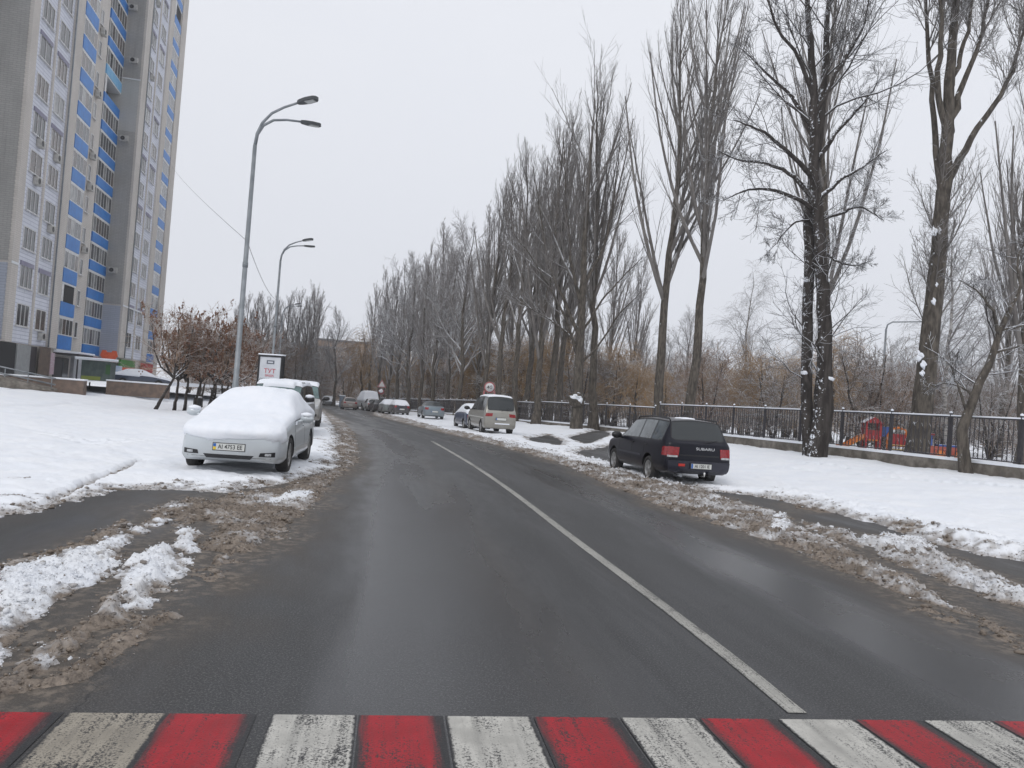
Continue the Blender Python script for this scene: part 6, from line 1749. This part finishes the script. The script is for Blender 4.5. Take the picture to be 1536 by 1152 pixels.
ws = empty('warning_sign', (x, y, ground_z(x, y)), R_(8), 'triangular warning sign above a round plate before the far poplars', 'road sign')
MB().tube([(0, .04, -.2), (0, .04, 3.6)], .035, 8).build('post', M['galv'], ws)
def tri(r): return [(r * math.cos(a), 3.15 + r * math.sin(a)) for a in (R_(90), R_(210), R_(330))]
MB().prism(tri(.62), -.012, .0).build('warning_plate', M['sign_rim'], ws)
MB().prism(tri(.42), -.018, -.0125).build('warning_face', M['sign_white'], ws)
MB().lathe([(.001, 0), (.34, 0), (.34, .02), (.001, .02)], 28, 0, Matrix.Translation((0, 0, 2.35)) @ Matrix.Rotation(R_(90), 4, 'X')).build('round_plate', M['sign_rim'], ws)
MB().blob((-.05, -.03, 2.42), (.25, .03, .2), 4, .3).build('snow_patch', M['snow'], ws)
x, y = lamp_xy(513, 603, 112)
cb = empty('utility_cabinet', (x, y, ground_z(x, y)), R_(10), 'narrow blue grey cabinet standing left of the golden willow', 'cabinet')
MB().box(-.38, .38, -.3, .3, -.1, 1.6, bev=.02).build('body', mat('cabinet_paint', (.20, .24, .30), (.16, .19, .24), 2, .6), cb)
MB().box(-.44, .44, -.36, .36, 1.605, 1.75, bev=.04).build('snow_cap', M['snow'], cb)
x, y = lamp_xy(298, 590, 43)
lb = empty('litter_bin', (x, y, ground_z(x, y)), 0, 'dark round litter bin between the seed cluster trees', 'bin')
MB().lathe([(.16, 0), (.24, .12), (.25, .5), (.21, .62), (.001, .66)], 20).build('drum', M['black'], lb)
MB().blob((0, 0, .66), (.2, .2, .05), 3, .2).build('snow_cap', M['snow'], lb)

# playground behind the fence
pgx, pgy = lamp_xy(1303, 650, 41)
M['pg_red'] = mat('playground_red', (.36, .03, .03), (.28, .025, .03), 3, .6, snow=(.6, .85, 3, .9))
M['pg_orange'] = mat('playground_orange', (.55, .16, .03), rough=.5)
M['pg_yellow'] = mat('playground_yellow', (.60, .40, .03), (.5, .34, .04), 3, .5, snow=(.7, .95, 3, .6))
M['pg_blue'] = mat('playground_blue', (.04, .10, .34), (.03, .08, .28), 3, .5, snow=(.7, .95, 3, .6))
M['pg_green'] = mat('playground_green', (.03, .14, .05), rough=.5)
gz0 = ground_z(pgx, pgy)
pg = empty('play_tower', (pgx, pgy, gz0), R_(-10), 'red and yellow play tower with slide and arch, seen through the iron fence', 'play equipment')
for px_, py_ in ((-.25, -.4), (.55, -.4), (-.25, .4), (.55, .4)):
    MB().box(px_ - .06, px_ + .06, py_ - .06, py_ + .06, -.1, 2.15).build('post', M['pg_red'], pg)
MB().box(-.3, .6, -.45, .45, .85, .93).build('deck', M['pg_orange'], pg)
MB().prism([(-.4, 2.1), (.7, 2.1), (.15, 2.55)], -.55, .55).build('roof', M['pg_red'], pg)
MB().box(-.19, .49, -.44, -.40, .95, 1.6).build('rail_panel', M['pg_red'], pg)
sl = MB(); sl.prism([(-1.55, .12), (-1.35, .12), (-.32, .98), (-.32, 1.1), (-.45, 1.08), (-1.45, .24), (-1.7, .22), (-1.7, .12)], -.35, .35); sl.build('slide', M['pg_yellow'], pg)
for s in (-.38, .36): MB().prism([(-1.7, .12), (-1.4, .14), (-.32, 1.0), (-.32, 1.3), (-1.45, .42), (-1.7, .36)], s, s + .03).build('slide_side', M['pg_orange'], pg)
MB().box(.62, 1.15, -.06, .06, 1.2, 1.9).build('panel', M['pg_blue'], pg)
arch = [(1.05, .02), (1.05, 1.3), (1.25, 1.75), (1.6, 1.9), (1.95, 1.75), (2.15, 1.3), (2.15, .02)]
MB().tube([(a, -.1, b) for a, b in arch], .09, 10).build('arch', M['pg_orange'], pg)
MB().box(1.16, 2.04, -.12, -.04, .55, 1.45).build('arch_panel', M['pg_red'], pg)
for a in (1.3, 1.85): MB().lathe([(.001, 0), (.13, 0), (.13, .05), (.001, .05)], 16, 0, Matrix.Translation((a, -.13, 1.65)) @ Matrix.Rotation(R_(90), 4, 'X')).build('disc', M['frame'], pg)
for z in (.35, .65): MB().tube([(1.0, -.15, z), (2.2, -.15, z)], .035, 8).build('rung', M['pg_yellow'], pg)
pg.scale = (.9, .9, .74)
tx, ty_ = lamp_xy(1405, 660, 39)
tn = empty('play_train', (tx, ty_, ground_z(tx, ty_)), R_(-12), 'low red and blue play train behind the thick leaning poplar and fence', 'play equipment')
MB().box(-1.0, 1.3, -.35, .35, .15, .62, bev=.03).build('body', mat('train_red', (.36, .08, .05), (.30, .07, .05), 3, .5), tn)
MB().box(-1.05, -.3, -.4, .4, .63, 1.15, bev=.03).build('cab', M['pg_blue'], tn)
MB().box(-1.15, -.2, -.45, .45, 1.152, 1.24, bev=.03).build('roof', M['pg_red'], tn)
MB().box(.0, 1.3, -.36, .36, .622, .72, bev=.02).build('rail', M['pg_blue'], tn)
for a in (-.75, .1, .95): MB().lathe([(.001, 0), (.22, 0), (.22, .06), (.001, .06)], 20, 0, Matrix.Translation((a, -.36, .2)) @ Matrix.Rotation(R_(90), 4, 'X')).build('wheel', M['pg_orange'], tn)

# far apartment houses behind the trees
def far_block(u, v, D, w_, h, label, c, nx, nz_, rz):
    p = at(u, v, D); o = empty('apartment_block', (p[0], p[1], -2.), R_(rz), label, 'building')
    MB().box(-w_ / 2, w_ / 2, 0, 12, 0, h).build('wall', mat('far_wall', c, tuple(k * .85 for k in c), .3, .9), o)
    MB().box(-w_ / 2 - .3, w_ / 2 + .3, -.3, 12.3, h + .01, h + .5).build('roof', M['roofing'], o)
    me = MB().box(-.7, .7, -.06, -.003, 0, 1.5).mesh('window', M['pane'])
    for i in range(nx):
        for k in range(nz_): link('window', me, o, (-w_ / 2 + w_ * (i + .5) / nx, 0, 1.5 + k * (h - 1.5) / nz_))
far_block(512, 580, 210, 15, 16.5, 'peach coloured block of flats glimpsed behind the lone round tree', (.36, .25, .18), 6, 5, 12)
far_block(435, 570, 190, 26, 13.5, 'brown block of flats hidden behind the hazy poplars at the street end', (.20, .16, .13), 9, 4, 10)
far_block(690, 560, 200, 14, 16, 'reddish block of flats barely showing between the street trees', (.28, .17, .14), 5, 5, 0)
# ------------------------------------------------------------------ camera, sky and light
cam = bpy.data.cameras.new('camera'); co = bpy.data.objects.new('camera', cam); COL.objects.link(co)
cam.sensor_width = 36; cam.lens = 36 * F / 1536; cam.clip_start = .1; cam.clip_end = 3000
mw = Matrix.Identity(4)
for i in range(3):
    mw[i][0] = CR[i]; mw[i][1] = CU[i]; mw[i][2] = -FW[i]
mw[2][3] = H
co.matrix_world = mw
SC.camera = co

w = bpy.data.worlds.new('World'); SC.world = w; w.use_nodes = True
t = NT(w); t.t.nodes.clear()
sky = t.n('ShaderNodeTexSky', _sky_type='NISHITA', _sun_disc=False, _sun_elevation=R_(42), _sun_rotation=R_(200), _air_density=1., _dust_density=1., _ozone_density=1.)
hs = t.n('ShaderNodeHueSaturation', Saturation=.15, Value=1., Color=sky.outputs[0])
tc = t.n('ShaderNodeTexCoord').outputs['Generated']
z = t.n('ShaderNodeSeparateXYZ', Vector=tc).outputs[2]
cl = t.mix(t.ramp(z, -.02, .45), (7.4, 7.65, 8.3), (8.2, 8.4, 8.95))
nz = t.n('ShaderNodeMapping', Vector=tc, Scale=(1, 1, 2.5)).outputs[0]
cl = t.mix(t.ramp(t.noise(nz, 1.6, 4, .55), .3, .7, 0, .3), cl, (7.5, 7.8, 8.6))
col = t.mix(.94, hs.outputs[0], cl)
bg = t.n('ShaderNodeBackground', Color=col, Strength=.1)
o = t.t.nodes.new('ShaderNodeOutputWorld'); t.t.links.new(bg.outputs[0], o.inputs['Surface'])
sun = bpy.data.lights.new('sun', 'SUN'); sun.energy = .85; sun.angle = R_(25); sun.color = (1, .97, .93)
so = bpy.data.objects.new('sun', sun); COL.objects.link(so)
so.rotation_euler = (R_(90 - 42), 0, R_(180 - 200))
SC.view_settings.view_transform = 'Standard'; SC.view_settings.look = 'None'
SC.view_settings.exposure = .12; SC.view_settings.gamma = 1
# ------------------------------------------------------------------ damp winter air
hz = MB().box(-340, 340, -70, 340, -8, 62).build('haze', bpy.data.materials.new('haze_air'))
tag(hz, kind='stuff')
t = NT(hz.data.materials[0])
v = t.n('ShaderNodeVolumePrincipled', Density=.0009); v.inputs['Color'].default_value = (.985, .99, 1., 1); v.inputs['Anisotropy'].default_value = .2
o = t.t.nodes.new('ShaderNodeOutputMaterial'); t.t.links.new(v.outputs[0], o.inputs['Volume'])
